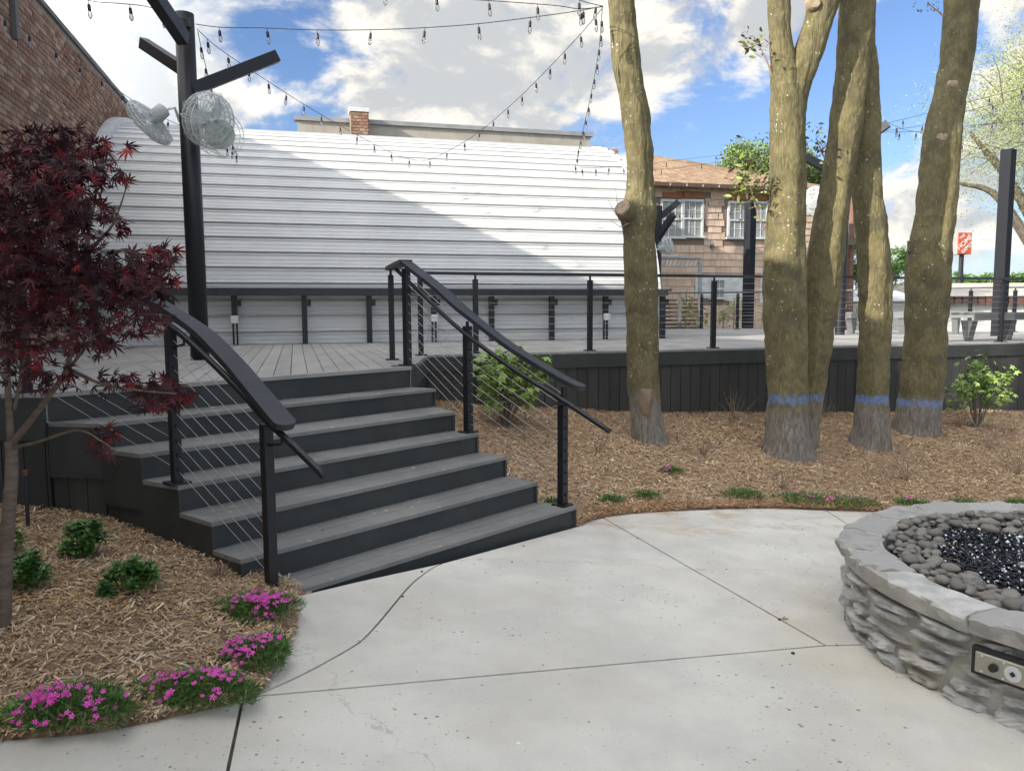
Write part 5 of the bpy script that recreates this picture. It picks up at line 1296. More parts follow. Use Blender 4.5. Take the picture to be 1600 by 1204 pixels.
farb(1462, 1700, 445, 55, 12, 'long low white store with beige roof behind the benches', Mfw, mat('beige_roof', (.55, .50, .42), rough=.8), band=mat('dark_red_tile', (.12, .05, .04), rough=.8))
farb(1225, 1262, 300, 60, 6, 'narrow pale building edge right of the tan house', Mfw)
# utility pole
a = D(1333, 270, 38); up_ = thing('utility_pole', 'brown wooden utility pole behind the bright banded trunk', 'pole', (a[0], a[1], -1.2))
mb = MB(); mb.tube([(a[0], a[1], -1.2), tuple(a + np.array([.05, 0, 0]))], [.17, .12], 10); mb.build('shaft', mat('brown_pole_wood', (.17, .085, .06), (.22, .12, .09), .9, scale=6), up_)
mb = MB(); mb.box(a + np.array([-.1, -.25, -3.3]), (.35, .3, .35)); mb.tube([a + np.array([-.7, 0, -.4]), a + np.array([.7, 0, -.4])], .06, 4); mb.build('crossarm', M_twig, up_)
# orange pylon sign
YS = 110; a = D(1508, 380, YS); hs = 16.5 / F * YS; ws = 11.8 / F * YS
sg = thing('pylon_sign', 'square orange store sign on a tall pole with slanted white lettering', 'sign', (a[0], a[1], -1.2))
yaw = math.radians(8); axs = np.array([math.cos(yaw), math.sin(yaw), 0]); ays = np.array([-math.sin(yaw), math.cos(yaw), 0])
mb = MB(); mb.box(a + ays * .8, (2 * ws, 1.4, 2 * hs), axs, ays); mb.build('cabinet', mat('grey_sign_case', (.3, .28, .28), rough=.6), sg)
mb = MB(); mb.box(a + ays * .05, (2 * ws - .12, .08, 2 * hs - .12), axs, ays); mb.build('face', mat('orange_sign_face', (.48, .075, .028), rough=.5), sg)
mb = MB(); mb.tube([a + np.array([.05, .8, -hs]), a + np.array([.05, .8, -hs - 6])], .32, 10); mb.tube([a + np.array([.05, .8, -hs - 3]), np.array([a[0] + .05, a[1] + .8, -1.2])], .45, 10); mb.build('mast', M_black, sg)
Mtx = mat('white_lettering', (.62, .6, .58), rough=.5)
for txt, sz, off in (('THE', .50, (-.46, .86)), ('HOME', .92, (-.05, .10)), ('DEPOT', .62, (.36, -.62))):
    cu = bpy.data.curves.new(txt, 'FONT'); cu.body = txt; cu.size = sz * 1.05; cu.extrude = .02; cu.align_x = 'CENTER'; cu.align_y = 'CENTER'; cu.offset = .008
    to = bpy.data.objects.new('tmp', cu); COL.objects.link(to); dg = bpy.context.evaluated_depsgraph_get(); me = bpy.data.meshes.new_from_object(to.evaluated_get(dg)); bpy.data.objects.remove(to)
    me.materials.clear(); me.materials.append(Mtx)
    o = link('lettering', me, sg, ORG[sg.name]); ang = math.radians(42)
    Rm_ = Matrix(((axs[0], 0, -ays[0]), (axs[1], 0, -ays[1]), (0, 1, 0))).to_4x4() @ Matrix.Rotation(ang, 4, 'Z')
    p = a + axs * off[0] - ays * .02 + np.array([0, 0, off[1]]); o.matrix_local = Matrix.Translation(Vector(p - ORG[sg.name])) @ Rm_
# brown slat fence and climbers beyond the deck
fa, fb = D(1030, 512, 24), D(1092, 512, 24.5)
sf = thing('slat_fence', 'low brown horizontal slat fence below the tan house', 'fence', (fa[0], fa[1], DZ))
for i in range(8):
    mb = MB(); z = DZ - .1 + i * .125; mb.wallq(fa[:2], fb[:2], z, z + .08, .03); mb.build('slat', mat('dark_brown_slat', (.10, .06, .045), (.15, .1, .08), .85, scale=4, var=.15), sf)
for k_ in (0, .5, 1): q = fa + (fb - fa) * k_; mb = MB(); mb.box((q[0], q[1] - .05, DZ + .45), (.09, .07, 1.1)); mb.build('post', M_gwood, sf)
for (px, y0, y1, n, lab) in ((1072, 452, 512, 150, 'tall yellow green climber on the brown slat fence'), (1097, 478, 512, 130, 'bushy yellow green plant right of the brown slat fence'), (1130, 482, 512, 90, 'low climber left of the middle far post'), (1147, 462, 512, 150, 'tall climber near the slim grey post'), (1196, 470, 512, 80, 'climber behind the forked trunk'), (1338, 478, 515, 90, 'green climber glimpsed beside the bright banded trunk')):
    c = D(px, (y0 + y1) / 2, 23.5); h = (y1 - y0) / 2 / F * 23.5; pt = thing('climbing_plant', lab, 'plant', (c[0], c[1], DZ), 'climbers beyond the deck')
    mb = MB(); mb.tube([(c[0], c[1], DZ - .3), (c[0], c[1], c[2] + h * .8)], .012, 4); mb.build('stem', M_twig, pt)
    ps = c + rng.normal(0, 1, (n, 3)) * np.array([.14, .1, h * .5]); leafset('foliage', oval_tv, oval_tf, ps, rng.uniform(.08, .15, n), .8, M_pale, pt)

# ================================================================== SHRUBS AND FLOWERS
def zat(px, py, side): return hitM(px, py, (lambda x, y: zR(np.array(x), np.array(y))) if side == 'R' else (lambda x, y: zLf(np.array(x), np.array(y))))
def shrub(px, py, side, rxy, h, n, label, tv, tf, size, m, stems=8, tilt=.6, cat='shrub', group='leafy shrubs', name='shrub', white=0, clump=None):
    b = zat(px, py, side); s_ = thing(name, label, cat, b, group); mb = MB(); tips = []
    for _ in range(stems):
        a = rng.uniform(0, 2 * math.pi); r = rxy * rng.uniform(.15, .95); e = b + np.array([math.cos(a) * r, math.sin(a) * r * .8, h * rng.uniform(.45, 1.) * math.sqrt(max(.1, 1 - (r / rxy) ** 2 * .6))]); mid = (b + e) / 2 + np.array([0, 0, h * .08])
        mb.tube([b + np.array([math.cos(a), math.sin(a), 0]) * .02, mid, e], [.007, .005, .003], 5); tips += [e, (mid + e) / 2, e * .8 + mid * .2]
    mb.build('stem', M_twig, s_)
    tips = np.array(tips); idx = rng.integers(0, len(tips), n); ps = tips[idx] + rng.normal(0, 1, (n, 3)) * np.array([rxy, rxy, h]) * (clump or .13)
    d = np.arctan2(ps[:, 1] - b[1], ps[:, 0] - b[0]); ps[:, 2] = np.maximum(ps[:, 2], b[2] + .015)
    leafset('foliage', tv, tf, ps, rng.uniform(size[0], size[1], n), tilt, m, s_, dirs=d)
    if white:
        ii = rng.integers(0, len(tips), white); leafset('bract', oval_tv, oval_tf, tips[ii] + rng.normal(0, .02, (white, 3)), rng.uniform(.03, .05, white), .5, M_petalw, s_)
    return s_
shrub(790, 668, 'R', .58, .88, 520, 'oakleaf shrub with light green lobed leaves right of the stairs', hyd_tv, hyd_tf, (.06, .105), M_hyd, 34, .5, white=34, clump=.10)
shrub(1525, 668, 'R', .42, .98, 420, 'sunlit pale green shrub below the deck at the right edge', hyd_tv, hyd_tf, (.05, .085), M_hyd, 22, .5, white=30, clump=.10)
def rosette_shrub(px, py, rxy, h, n, label):
    b = zat(px, py, 'L'); s_ = thing('shrub', label, 'shrub', b, 'low green shrubs in the left bed'); mb = MB(); P_, Rr, Sz = [], [], []
    for _ in range(n):
        a = rng.uniform(0, 2 * math.pi); r = rxy * math.sqrt(rng.uniform(0, 1)) * .85; e = b + np.array([math.cos(a) * r, math.sin(a) * r, h * rng.uniform(.55, 1.) * math.sqrt(max(.15, 1 - (r / rxy) ** 2))])
        mb.tube([b + np.array([math.cos(a), math.sin(a), 0]) * r * .5, e], [.004, .003], 5)
        for lay in range(3):
            for j in range(6):
                yw = 2 * math.pi * j / 6 + lay * .5 + rng.uniform(-.2, .2); tl = [-.75, -.25, .15][lay] + rng.uniform(-.15, .15)
                R = Matrix.Rotation(yw, 3, 'Z') @ Matrix.Rotation(tl, 3, 'Y'); P_.append(e - np.array([0, 0, .014 * lay])); Rr.append(np.array(R)); Sz.append(rng.uniform(.035, .06) * (1 - .2 * (lay == 0)))
    mb.build('stem', M_dgreen, s_); V, Fc = scatter(oval_tv * np.array([1, 1.15, 1]), oval_tf, np.array(P_), np.array(Rr), np.array(Sz)); np_mesh('foliage', V, Fc, M_dgreen, s_, kind='stuff')
rosette_shrub(133, 868, .135, .20, 26, 'dark green leafy clump closest to the stair skirting')
rosette_shrub(205, 928, .15, .18, 28, 'dark green clump in the middle of the left mulch bed')
rosette_shrub(42, 915, .12, .18, 24, 'dark green clump just right of the maple trunk')
rosette_shrub(8, 862, .10, .16, 16, 'dark green clump behind the maple trunk')
# creeping phlox
fl_v = [(0, 0, 0)]; fl_f = []
for j in range(5):
    a = 2 * math.pi * j / 5; i0 = len(fl_v); fl_v += [(.45 * math.cos(a - .45), .45 * math.sin(a - .45), .04), (1. * math.cos(a - .30), 1. * math.sin(a - .30), .10), (.88 * math.cos(a), .88 * math.sin(a), .07), (1. * math.cos(a + .30), 1. * math.sin(a + .30), .10), (.45 * math.cos(a + .45), .45 * math.sin(a + .45), .04)]
    fl_f.append((0, i0, i0 + 1, i0 + 2, i0 + 3, i0 + 4))
flm = bpy.data.meshes.new('flower'); flm.from_pydata(fl_v, [], fl_f); flm.materials.append(M_flower)
blade_tv = np.array([(0, -.06, 0), (0, .06, 0), (.55, .05, .10), (.55, -.05, .10), (1, 0, .0)], float); blade_tf = np.array([(0, 1, 2), (0, 2, 3), (3, 2, 4)])
def phlox(px, py, side, rx_, ry_, h, nf, ng, label, fr=.0115, small=False, shift=(0, 0)):
    b = zat(px, py, side) if side != 'P' else G(px, py); s_ = thing('creeping_phlox', label, 'flower', b, 'creeping phlox along the path edge')
    th = rng.uniform(0, 2 * math.pi, ng); r = np.sqrt(rng.uniform(0, 1, ng)); wob = 1 + .15 * np.sin(3 * th + px) + .1 * np.sin(7 * th)
    x = b[0] + rx_ * r * np.cos(th) * wob; y = b[1] + ry_ * r * np.sin(th) * wob; z = b[2] + h * np.sqrt(np.maximum(0, 1 - r ** 2 * .95)) * rng.uniform(.3, 1, ng)
    n = ng; yaw_ = th + rng.normal(0, .8, n); R = rand_rot(n, .5, yaw_); tiltm = np.array([np.array(Matrix.Rotation(-rng.uniform(.1, 1.2), 3, 'Y')) for _ in range(n)]); R = R @ tiltm
    V, Fc = scatter(blade_tv, blade_tf, np.stack([x, y, z], 1), R, rng.uniform(.02, .045, n)); np_mesh('foliage', V, Fc, M_leaf, s_, kind='stuff')
    cl = [(rng.normal(shift[0], .35), rng.normal(shift[1], .35)) for _ in range(max(2, nf // 7))]
    for i in range(nf):
        c_ = (cl[i % len(cl)][0], cl[i % len(cl)][1] - .28); a_ = np.array(c_) + rng.normal(0, .16, 2); a_ = a_ / max(1, np.hypot(*a_)); rr = np.hypot(*a_)
        p = np.array([b[0] + a_[0] * rx_, b[1] + a_[1] * ry_, b[2] + h * math.sqrt(max(.05, 1 - rr * rr * .9)) + rng.uniform(.008, .03)])
        o = bpy.data.objects.new('flower', flm); COL.objects.link(o); o.parent = s_
        R_ = rot_from((rng.normal(0, .4) + a_[0] * .4, -.35 + rng.normal(0, .4), 1), rng.uniform(0, 6)).to_4x4()
        o.matrix_local = Matrix.Translation(Vector(p - ORG[s_.name])) @ R_ @ Matrix.Scale(fr * rng.uniform(.8, 1.2), 4)
phlox(402, 958, 'L', .20, .15, .085, 100, 2600, 'magenta phlox mound at the foot of the left stair post', shift=(.1, .0))
phlox(400, 1032, 'L', .15, .15, .085, 70, 2400, 'magenta phlox clump halfway down the path curve', shift=(-.15, .1))
phlox(305, 1088, 'L', .25, .12, .08, 72, 3200, 'spreading green phlox with fewer blooms before the path corner', shift=(.0, .1))
phlox(110, 1118, 'L', .23, .14, .09, 110, 3000, 'fullest pink phlox mound at the bottom left', shift=(.0, .0))
for (px, py, rr_, nf, lab) in ((1050, 738, .09, 6, 'tiny phlox with pink blooms in the middle of the mulch'), (950, 782, .11, 0, 'low green tuft near the right stair post'), (1008, 775, .10, 0, 'low green tuft between stair post and path'), (1160, 775, .15, 0, 'green tuft at the path edge left of the forked trunk'), (1250, 781, .20, 4, 'green phlox strip with one pink bloom by the path'), (1322, 787, .22, 7, 'green phlox strip with two pink blooms by the path'), (1422, 789, .13, 5, 'small phlox with pink bloom just behind the fire pit'), (1505, 790, .13, 2, 'flat green tuft behind the fire pit rim'), (1592, 790, .1, 1, 'green tuft at the right edge behind the fire pit'), (860, 787, .08, 0, 'thin green tuft behind the lowest right stair post')):
    phlox(px, py, 'R', rr_ * 1.25, rr_, .06 if nf or rr_ > .12 else .04, nf * 2, int(900 * rr_ / .12), lab, fr=.012)
# dry twiggy plants
for i, (px, py, h) in enumerate(((1148, 655, .42), (905, 625, .45), (1545, 700, .55), (1222, 765, .3), (1418, 752, .4), (1590, 740, .5), (935, 708, .2), (1100, 712, .2), (1290, 652, .3), (440, 985, .12), (345, 900, .1), (1500, 668, .45))):
    side = 'R' if px > 500 else 'L'; b = zat(px, py, side); s_ = thing('dry_plant', ['bare twiggy plant against the fence left of the forked trunk', 'bare twigs behind the lower end of the right stair rail', 'bare twiggy shrub right of the last trunk', 'dead twigs in the mulch before the forked trunk', 'dead twigs before the rightmost trunk', 'bare twiggy shrub at the right frame edge', 'flat dead tuft near the right stair post', 'flat dead tuft right of the lone trunk', 'dead twigs between trunks at the fence', 'dry straw tuft between two phlox clumps', 'dry straw tuft near the stair foot', 'bare stems beside the sunlit shrub'][i], 'plant', b, 'dry plants in the mulch')
    mb = MB()
    for _ in range(14):
        a = rng.uniform(0, 6.28); r = h * rng.uniform(.15, .8); e = b + np.array([math.cos(a) * r, math.sin(a) * r, h * rng.uniform(.4, 1)]); mid = b + (e - b) * .5 + rng.normal(0, .02, 3)
        mb.tube([b, mid, e], [.0035, .0025, .0012], 4)
        for _ in range(2): e2 = mid + (e - mid) * rng.uniform(.1, .7); mb.tube([e2, e2 + rng.normal(0, .06, 3) * h * 2], [.0018, .001], 3)
    mb.build('stem', M_dry, s_)
# irrigation riser / path light pipe at the left
b = zat(44, 822, 'L'); pl = thing('pipe_stake', 'thin dark blue standpipe with a rusty cap in the left bed', 'pipe', b)
hgt_ = D(46, 742, b[1])[2] - b[2]
mb = MB(); mb.tube([b, b + np.array([.004, 0, hgt_])], .011, 10); mb.build('pipe', mat('navy_pipe', (.02, .025, .04), rough=.5), pl)
mb = MB(); mb.tube([b + np.array([.004, 0, hgt_]), b + np.array([.004, 0, hgt_ + .03])], .015, 10); mb.build('cap', mat('rusty_cap', (.16, .06, .04), rough=.8), pl)
# debris
def flake(px, py, side, L, Wd, m, label, cat):
    b = zat(px, py, side) if side != 'P' else G(px, py); mb = MB(); a = rng.uniform(-.5, .5); ax = np.array([math.cos(a), math.sin(a), 0.]); ay = np.array([-math.sin(a), math.cos(a), 0.])
    c = b + np.array([0, 0, .02 if side != 'P' else .006]); v = [c - ax * L / 2, c - ax * L * .15 + ay * Wd / 2 + np.array([0, 0, .01]), c + ax * L / 2 + np.array([0, 0, .005]), c - ax * L * .1 - ay * Wd / 2]
    v += [q + np.array([0, 0, -.004]) for q in v]; mb.add(v, [(0, 1, 2, 3), (7, 6, 5, 4), (0, 4, 5, 1), (1, 5, 6, 2), (2, 6, 7, 3), (3, 7, 4, 0)]); tag(mb.build(cat.replace(' ', '_'), m, loc=b), label, cat)
Mdl = mat('tan_dead_leaf', (.42, .27, .13), (.33, .2, .1), .8)
flake(45, 1140, 'L', .07, .035, Mdl, 'tan dead leaf under the bottom left phlox', 'dead leaf'); flake(345, 955, 'L', .09, .03, Mdl, 'long tan dead leaf left of the upper phlox', 'dead leaf')
flake(318, 915, 'L', .05, .03, mat('pale_chip', (.5, .38, .24), rough=.9), 'pale wood chip near the stair foot', 'wood chip'); flake(1226, 968, 'P', .035, .02, Mdl, 'small brown crumb on the concrete joint by the fire pit', 'dead leaf')
flake(358, 1030, 'L', .02, .09, mat('pale_chip', (.5, .38, .24), rough=.9), 'pale upright wood sliver beside the middle phlox', 'wood chip')
flake(153, 945, 'L', .05, .02, mat('pale_chip', (.5, .38, .24), rough=.9), 'whitish chip in the middle of the left bed', 'wood chip')

# ================================================================== FIRE PIT
PC = np.array([2.99, 3.68]); PR = 1.235; PT = .435
fpt = thing('fire_pit', 'round grey ledge stone fire pit at the right edge', 'fire pit', (PC[0], PC[1], 0))
def ringseg(mb, r0, r1, z0f, z1, n=72):
    vs = []
    for i in range(n):
        t_ = 2 * math.pi * i / n; c_, s_ = math.cos(t_), math.sin(t_)
        z0 = plane_z(PC[0] + r1 * c_, PC[1] + r1 * s_) - .06 if z0f is None else z0f
        vs += [(PC[0] + r0 * c_, PC[1] + r0 * s_, z0), (PC[0] + r1 * c_, PC[1] + r1 * s_, z0), (PC[0] + r1 * c_, PC[1] + r1 * s_, z1), (PC[0] + r0 * c_, PC[1] + r0 * s_, z1)]
    mb.add(vs, [(i * 4 + k, ((i + 1) % n) * 4 + k, ((i + 1) % n) * 4 + (k + 1) % 4, i * 4 + (k + 1) % 4) for i in range(n) for k in range(4)])
mb = MB(); ringseg(mb, PR - .165, PR - .026, None, PT - .045); mb.build('mortar_ring', M_pitm, fpt, smooth=False)
def stone(t0, t1, z0, z1, r0, r1, name, m, seed, rough_=.012, nu=11, nv=7, lean=0., wav=.09):
    """stone block wrapped round the ring: outer face grid with rounded rim, plus top, bottom"""
    rs = random.Random(seed); ph = [rs.uniform(0, 6) for _ in range(8)]
    vs = []; 
    for j in range(nv):
        for i in range(nu):
            a = i / (nu - 1); b_ = j / (nv - 1); ea = 1 - (2 * a - 1) ** 6; eb = 1 - (2 * b_ - 1) ** 4
            edge = (ea * eb) ** .5
            tt = t0 + (t1 - t0) * a + (t1 - t0) * .04 * math.sin(ph[0] + b_ * 4); hh = z1 - z0
            zz = z0 + hh * (.5 + (b_ - .5) * (1 - wav * (abs(2 * a - 1) ** 2.5) * (1 + .5 * math.sin(ph[6])))) + .05 * hh * math.sin(ph[1] + a * 5) + lean * (a - .5)
            rr = r1 - .05 + .05 * edge + rough_ * (math.sin(ph[2] + a * 9 + b_ * 3) * .5 + math.sin(ph[3] + a * 4 - b_ * 8) * .5 + rs.uniform(-.6, .6)) * (.35 + .65 * edge)
            vs.append((PC[0] + rr * math.cos(tt), PC[1] + rr * math.sin(tt), zz))
    nb_ = len(vs)
    for j in (0, nv - 1):
        for i in range(nu):
            x, y, z = vs[j * nu + i]; tt = math.atan2(y - PC[1], x - PC[0]); vs.append((PC[0] + r0 * math.cos(tt), PC[1] + r0 * math.sin(tt), z))
    fs = [(j * nu + i, j * nu + i + 1, (j + 1) * nu + i + 1, (j + 1) * nu + i) for j in range(nv - 1) for i in range(nu - 1)]
    fs += [(nb_ + i, nb_ + i + 1, i + 1, i) for i in range(nu - 1)] + [((nv - 1) * nu + i, (nv - 1) * nu + i + 1, nb_ + nu + i + 1, nb_ + nu + i) for i in range(nu - 1)]
    mb = MB(); mb.add(vs, fs)
    return mb
sd_ = 0; rows = 5; PT0 = PT - .075
PANEL_T = (math.radians(218), math.radians(246))
for r in range(rows):
    t_ = random.uniform(0, .2); tend = t_ + 2 * math.pi
    while t_ < tend - .05:
        dt = random.uniform(.15, .31); t1 = min(t_ + dt, tend - .01); tm_ = (t_ + t1) / 2
        zb_ = plane_z(PC[0] + PR * math.cos(tm_), PC[1] + PR * math.sin(tm_)) - .01; rh = (PT0 - zb_) / rows
        z0 = zb_ + rh * r + .006 + random.uniform(-.012, .012); z1 = zb_ + rh * (r + 1) - .013 + random.uniform(-.014, .012)
        o_ = stone(t_ + .014, t1 - .012, z0, z1, PR - .09, PR + random.uniform(.0, .03), 'stone', M_stone, sd_, rough_=.009, lean=random.uniform(-.02, .02)).build('stone', M_stone, fpt, smooth=False); sd_ += 1; t_ = t1
# inner facing stones
t_ = 0
while t_ < 2 * math.pi - .05:
    dt = random.uniform(.16, .3); t1 = min(t_ + dt, 2 * math.pi)
    ri = PR - .168; mb = MB(); N_ = 4; vs = []
    for j, z in enumerate((PT - .22, PT - .16, PT - .07, PT - .05)):
        for i in range(N_ + 1):
            tt = t_ + .012 + (t1 - t_ - .024) * i / N_; rr = ri - (.025 if 0 < j < 3 and 0 < i < N_ else 0) + random.uniform(-.006, .006); vs.append((PC[0] + rr * math.cos(tt), PC[1] + rr * math.sin(tt), z + random.uniform(-.006, .006)))
    mb.add(vs, [(j * (N_ + 1) + i, j * (N_ + 1) + i + 1, (j + 1) * (N_ + 1) + i + 1, (j + 1) * (N_ + 1) + i) for j in range(3) for i in range(N_)]); mb.build('inner_stone', M_stone, fpt); t_ = t1
# cap stones
t_ = .1; tend = t_ + 2 * math.pi
ci = 0
while t_ < tend - .05:
    dt = random.uniform(.26, .46); t1 = min(t_ + dt, tend)
    if tend - t1 < .16: t1 = tend
    n_i, n_j = 12, 9; vs = []; rs = random.Random(100 + ci); ph = [rs.uniform(0, 6) for _ in range(8)]; tilt_ = rs.uniform(-.012, .012); g_ = .010
    def rad_o(tt): return PR + .03 + .022 * math.sin(tt * 7 + 1) + .012 * math.sin(tt * 23) + .006 * math.sin(tt * 61)
    def rad_i(tt): return PR - .188 + .018 * math.sin(tt * 9 + 2) + .01 * math.sin(tt * 21)
    prof = [(0, -.075), (0.02, -.02), (.0, .0), (.06, .012), (.3, .018), (.6, .012), (.93, .008), (1., -.004), (1.02, -.075)]  # (inward fraction, height rel PT)
    for j, (fr_, hz) in enumerate(prof):
        for i in range(n_i + 1):
            a = i / n_i; tt = t_ + g_ + (t1 - t_ - 2 * g_) * a; ro, ri = rad_o(tt) - (.012 if i in (0, n_i) else 0), rad_i(tt) + (.01 if i in (0, n_i) else 0)
            if j == 0: ro -= .035
            rr = ro + (ri - ro) * fr_; sk = .05 * math.sin(ph[4]) * (fr_ - .5); tt2 = tt + sk
            z = PT + hz + tilt_ * (a - .5) + (.004 * math.sin(ph[0] + a * 6 + fr_ * 4) + .003 * math.sin(ph[1] + a * 13 - fr_ * 9) + rs.uniform(-.003, .003)) * (j not in (0, 8)) - (.006 if i in (0, n_i) and 0 < j < 8 else 0)
            if j in (1, 2): rr += .008 * math.sin(ph[2] + a * 17) + rs.uniform(-.003, .003)
            vs.append((PC[0] + rr * math.cos(tt2), PC[1] + rr * math.sin(tt2), z))
    W_ = n_i + 1; fs = [(j * W_ + i, j * W_ + i + 1, (j + 1) * W_ + i + 1, (j + 1) * W_ + i) for j in range(len(prof) - 1) for i in range(n_i)]
    fs += [tuple(j * W_ for j in range(len(prof))), tuple(j * W_ + n_i for j in range(len(prof)))[::-1]]
    mb = MB(); mb.add(vs, fs); mb.build('cap_stone', M_stone_cap, fpt, smooth=False); t_ = t1; ci += 1
# mortar bed in the cap joints
mb = MB(); ringseg(mb, PR - .17, PR + .022, PT - .07, PT + .004); mb.build('cap_mortar', M_pitm, fpt)
mb = MB(); vs = [(PC[0] + (PR - .15) * math.cos(t_), PC[1] + (PR - .15) * math.sin(t_), PT - .16) for t_ in np.linspace(0, 2 * math.pi, 48, endpoint=False)]; mb.add(vs, [tuple(range(48))]); mb.build('fire_bed', M_dark, fpt)
# pebbles
pebt = thing('pebble_bed', 'ring of smooth grey river pebbles inside the fire pit', 'pebbles', (PC[0], PC[1], PT - .15))
import bmesh
bm = bmesh.new(); bmesh.ops.create_icosphere(bm, subdivisions=2, radius=1); pm = bpy.data.meshes.new('pebble')
for v in bm.verts: v.co *= 1 + .08 * math.sin(v.co.x * 3 + 1) + .06 * math.sin(v.co.y * 4)
bm.to_mesh(pm); bm.free(); pm.materials.append(M_peb); pm.polygons.foreach_set('use_smooth', [True] * len(pm.polygons))
placed = []; Rin = PR - .20
def pebr(t_): return .80 + .09 * math.sin(t_ * 3 + 1) + .06 * math.sin(7 * t_)
tries = 0; pend = []
while len(pend) < 760 and tries < 60000:
    tries += 1; a = random.uniform(0, 2 * math.pi); rr = math.sqrt(random.uniform(.45, 1)) * Rin * .985
    if rr < pebr(a) - .03: continue
    s_ = random.choice([.02, .024, .028, .034, .042]) * random.uniform(.85, 1.1); x, y = PC[0] + rr * math.cos(a), PC[1] + rr * math.sin(a)
    lay = 0 if len(pend) < 420 else 1
    if all((x - q[0]) ** 2 + (y - q[1]) ** 2 > (.80 * (s_ + q[2])) ** 2 for q in pend if q[3] == lay): pend.append((x, y, s_, lay))
pend.sort(key=lambda q: math.hypot(q[0], q[1]) - (10 if (800 + F * q[0] / q[1]) < 1620 else 0) + (-1.5 if q[3] == 1 else 0))
def pebmat(q):
    slope = .07 * max(0, (math.hypot(q[0] - PC[0], q[1] - PC[1]) - .65)) / .35
    R_ = Matrix.Rotation(random.uniform(0, 6), 4, 'Z') @ Matrix.Rotation(random.uniform(-.35, .35), 4, 'X'); return Matrix.Translation((q[0], q[1], PT - .105 + q[2] * .25 + q[3] * .03 + slope)) @ R_ @ Matrix.Diagonal((q[2] * random.uniform(1, 1.35), q[2] * random.uniform(.8, 1), q[2] * random.uniform(.55, .75), 1))
restm = []
for i, q in enumerate(pend):
    mw = Matrix.Translation(-Vector(ORG[pebt.name])) @ pebmat(q)
    if i < 290: o = bpy.data.objects.new('pebble', pm); COL.objects.link(o); o.parent = pebt; o.matrix_local = mw
    else: restm.append(mw)
pv = np.array([v.co for v in pm.vertices]); pf_ = np.array([tuple(p.vertices) for p in pm.polygons])
if restm:
    V = np.concatenate([(pv @ np.array(m_.to_3x3()).T + np.array(m_.translation)) for m_ in restm]) + ORG[pebt.name]
    Fc = np.concatenate([pf_ + i * len(pv) for i in range(len(restm))]); np_mesh('pebble_fill', V, Fc, M_peb, pebt, kind='stuff', smooth=True)
# fire glass
n = 9000; a = rng.uniform(0, 2 * math.pi, n); rr = np.sqrt(rng.uniform(0, 1, n)); lim = np.array([pebr(t_) for t_ in a]) + rng.normal(0, .03, n); rad_ = rr * lim
pos = np.stack([PC[0] + rad_ * np.cos(a), PC[1] + rad_ * np.sin(a), PT - .065 + rng.uniform(0, .022, n) + .008 * np.sin(rad_ * 9) * np.cos(a * 3)], 1)
ov_ = np.array([(1, 0, 0), (-1, .1, 0), (0, 1, .1), (.1, -1, 0), (.1, 0, .8), (0, .1, -.8)], float); of_ = np.array([(0, 2, 4), (2, 1, 4), (1, 3, 4), (3, 0, 4), (2, 0, 5), (1, 2, 5), (3, 1, 5), (0, 3, 5)])
V, Fc = scatter(ov_, of_, pos, rand_rot(n, 1.), rng.uniform(.006, .0135, n)); o = np_mesh('fire_glass', V, Fc, M_glass_black, None, loc=(PC[0], PC[1], PT - .12), kind='stuff'); tag(o, 'glossy black and white fire glass chips in the centre of the pit', 'fire glass')
for (px, py, s_, wm, lab) in ((1452, 885, .020, 1, 'larger white stone chip at the left edge of the black glass'), (1470, 893, .022, 1, 'second white stone chip nearer the rim'), (1520, 905, .04, 0, 'flat grey pebble lying near the front rim on black glass'), (1515, 925, .035, 0, 'grey pebble right by the front rim'), (1572, 935, .035, 0, 'angular grey stone lying on black glass at the right'), (1600, 885, .04, 0, 'grey pebble at the frame edge in the glass')):
    p = P(px, py, PT - .065); o = bpy.data.objects.new('loose_pebble', pm.copy()); COL.objects.link(o); o.data.materials.clear(); o.data.materials.append(M_peb if not wm else mat('white_stone', (.8, .8, .78), rough=.5)); o.location = tuple(p); o.scale = (s_ * 1.3, s_ * .8, s_ * .6); tag(o, lab, 'pebble')
# straw inside the pit
mb = MB()
for _ in range(34):
    p = P(random.uniform(1390, 1530), random.uniform(835, 930), PT - .055); e = p + np.array([random.uniform(-.12, .12), random.uniform(-.12, .12), random.uniform(0, .03)]); mb.tube([p, (p + e) / 2 + np.array([0, 0, .01]), e], .0015, 4)
tag(mb.build('straw', M_dry, loc=(PC[0], PC[1], PT - .1), kind='stuff'), 'thin dry straw scattered over the pit pebbles', 'straw')
# gas control panel on the outer wall
pc_ = P(1572, 1045, .27); 
dv = np.array([pc_[0] - PC[0], pc_[1] - PC[1]]); ang = math.atan2(dv[1], dv[0])
d_ = ray(1572, 1045)
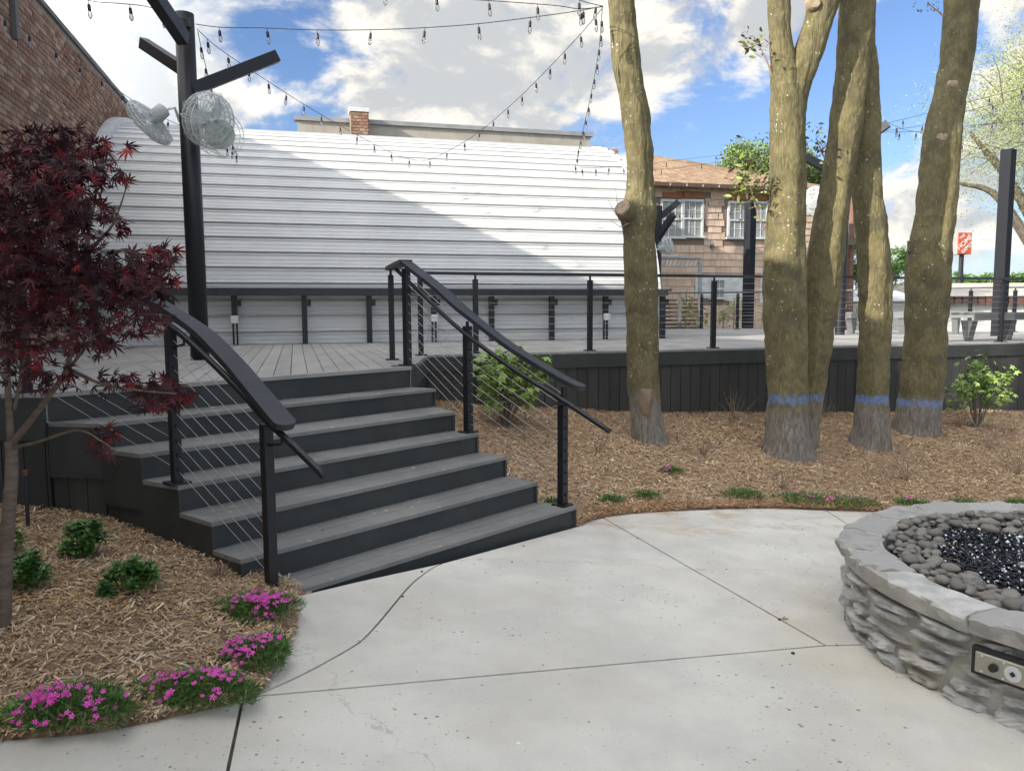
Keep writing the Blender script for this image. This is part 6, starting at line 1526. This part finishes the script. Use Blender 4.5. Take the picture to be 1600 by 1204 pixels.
# ray / cylinder hit for the panel centre
aa = d_[0] ** 2 + d_[1] ** 2; bb = -2 * (d_[0] * PC[0] + d_[1] * PC[1]); cc_ = PC @ PC - (PR + .02) ** 2; tt = (-bb - math.sqrt(bb * bb - 4 * aa * cc_)) / (2 * aa); ph_ = d_ * tt + np.array([0, 0, CZ])
nrm = np.array([ph_[0] - PC[0], ph_[1] - PC[1], 0]); nrm /= np.linalg.norm(nrm); tx = np.array([-nrm[1], nrm[0], 0]); ph_ = ph_ + nrm * .008
cpn = thing('control_panel', 'beige metal gas control plate with knob and round key valve on the pit wall', 'control panel', ph_)
mb = MB(); mb.box(ph_, (.215, .03, .085), tx, nrm); pl_ = mb.build('plate', M_steel, cpn, bevel=.003)
mb = MB(); mb.box(ph_ - nrm * .012 , (.25, .03, .115), tx, nrm); mb.build('recess', M_dark, cpn)
tl = tx if (tx[0] < 0) else -tx
kc = ph_ + tl * .035 + nrm * .016; mb = MB(); mb.tube([kc, kc + nrm * .018], [.017, .015], 18); mb.build('knob', M_dark, cpn)
kc = ph_ - tl * .035 + nrm * .016; mb = MB(); mb.tube([kc, kc + nrm * .004], .031, 24); ry = mb.build('escutcheon', M_trim, cpn); mb = MB(); mb.tube([kc + nrm * .005, kc + nrm * .007], .012, 4); mb.build('key_hole', M_dark, cpn)
mb = MB()
for sx_ in (-.08, .0, .08):
    for sz_ in (-.033, .033): q = ph_ + tx * sx_ + np.array([0, 0, sz_]) + nrm * .016; mb.tube([q, q + nrm * .003], .0045, 8)
mb.build('screw', M_trim, cpn)

# pebbles and crumbs on the concrete
for i, (px, py, r_, lab) in enumerate(((1218, 968, .010, 'dark crumb beside the diagonal joint'), (1239, 1021, .011, 'dark pebble just below the corner joint'), (800, 878, .007, 'tiny dark pebble below the stairs'), (818, 853, .007, 'tiny dark pebble closest to the stair corner'), (659, 893, .008, 'tiny dark pebble at the top of the curved joint'), (996, 841, .007, 'tiny dark pebble beside the diagonal joint top'), (629, 932, .008, 'dark crumb in the curved joint'), (562, 1000, .012, 'pale crumb in the curved joint'))):
    p = G(px, py); o = bpy.data.objects.new('pebble', pm.copy()); COL.objects.link(o); o.data.materials.clear(); o.data.materials.append(M_dark if 'pale' not in lab else M_trim); o.location = (p[0], p[1], p[2] + r_ * .3); o.scale = (r_, r_ * .8, r_ * .6); tag(o, lab, 'pebble')
print('objects', len(bpy.data.objects), 'tris', sum(len(o.data.polygons) for o in bpy.data.objects if o.type == 'MESH'))
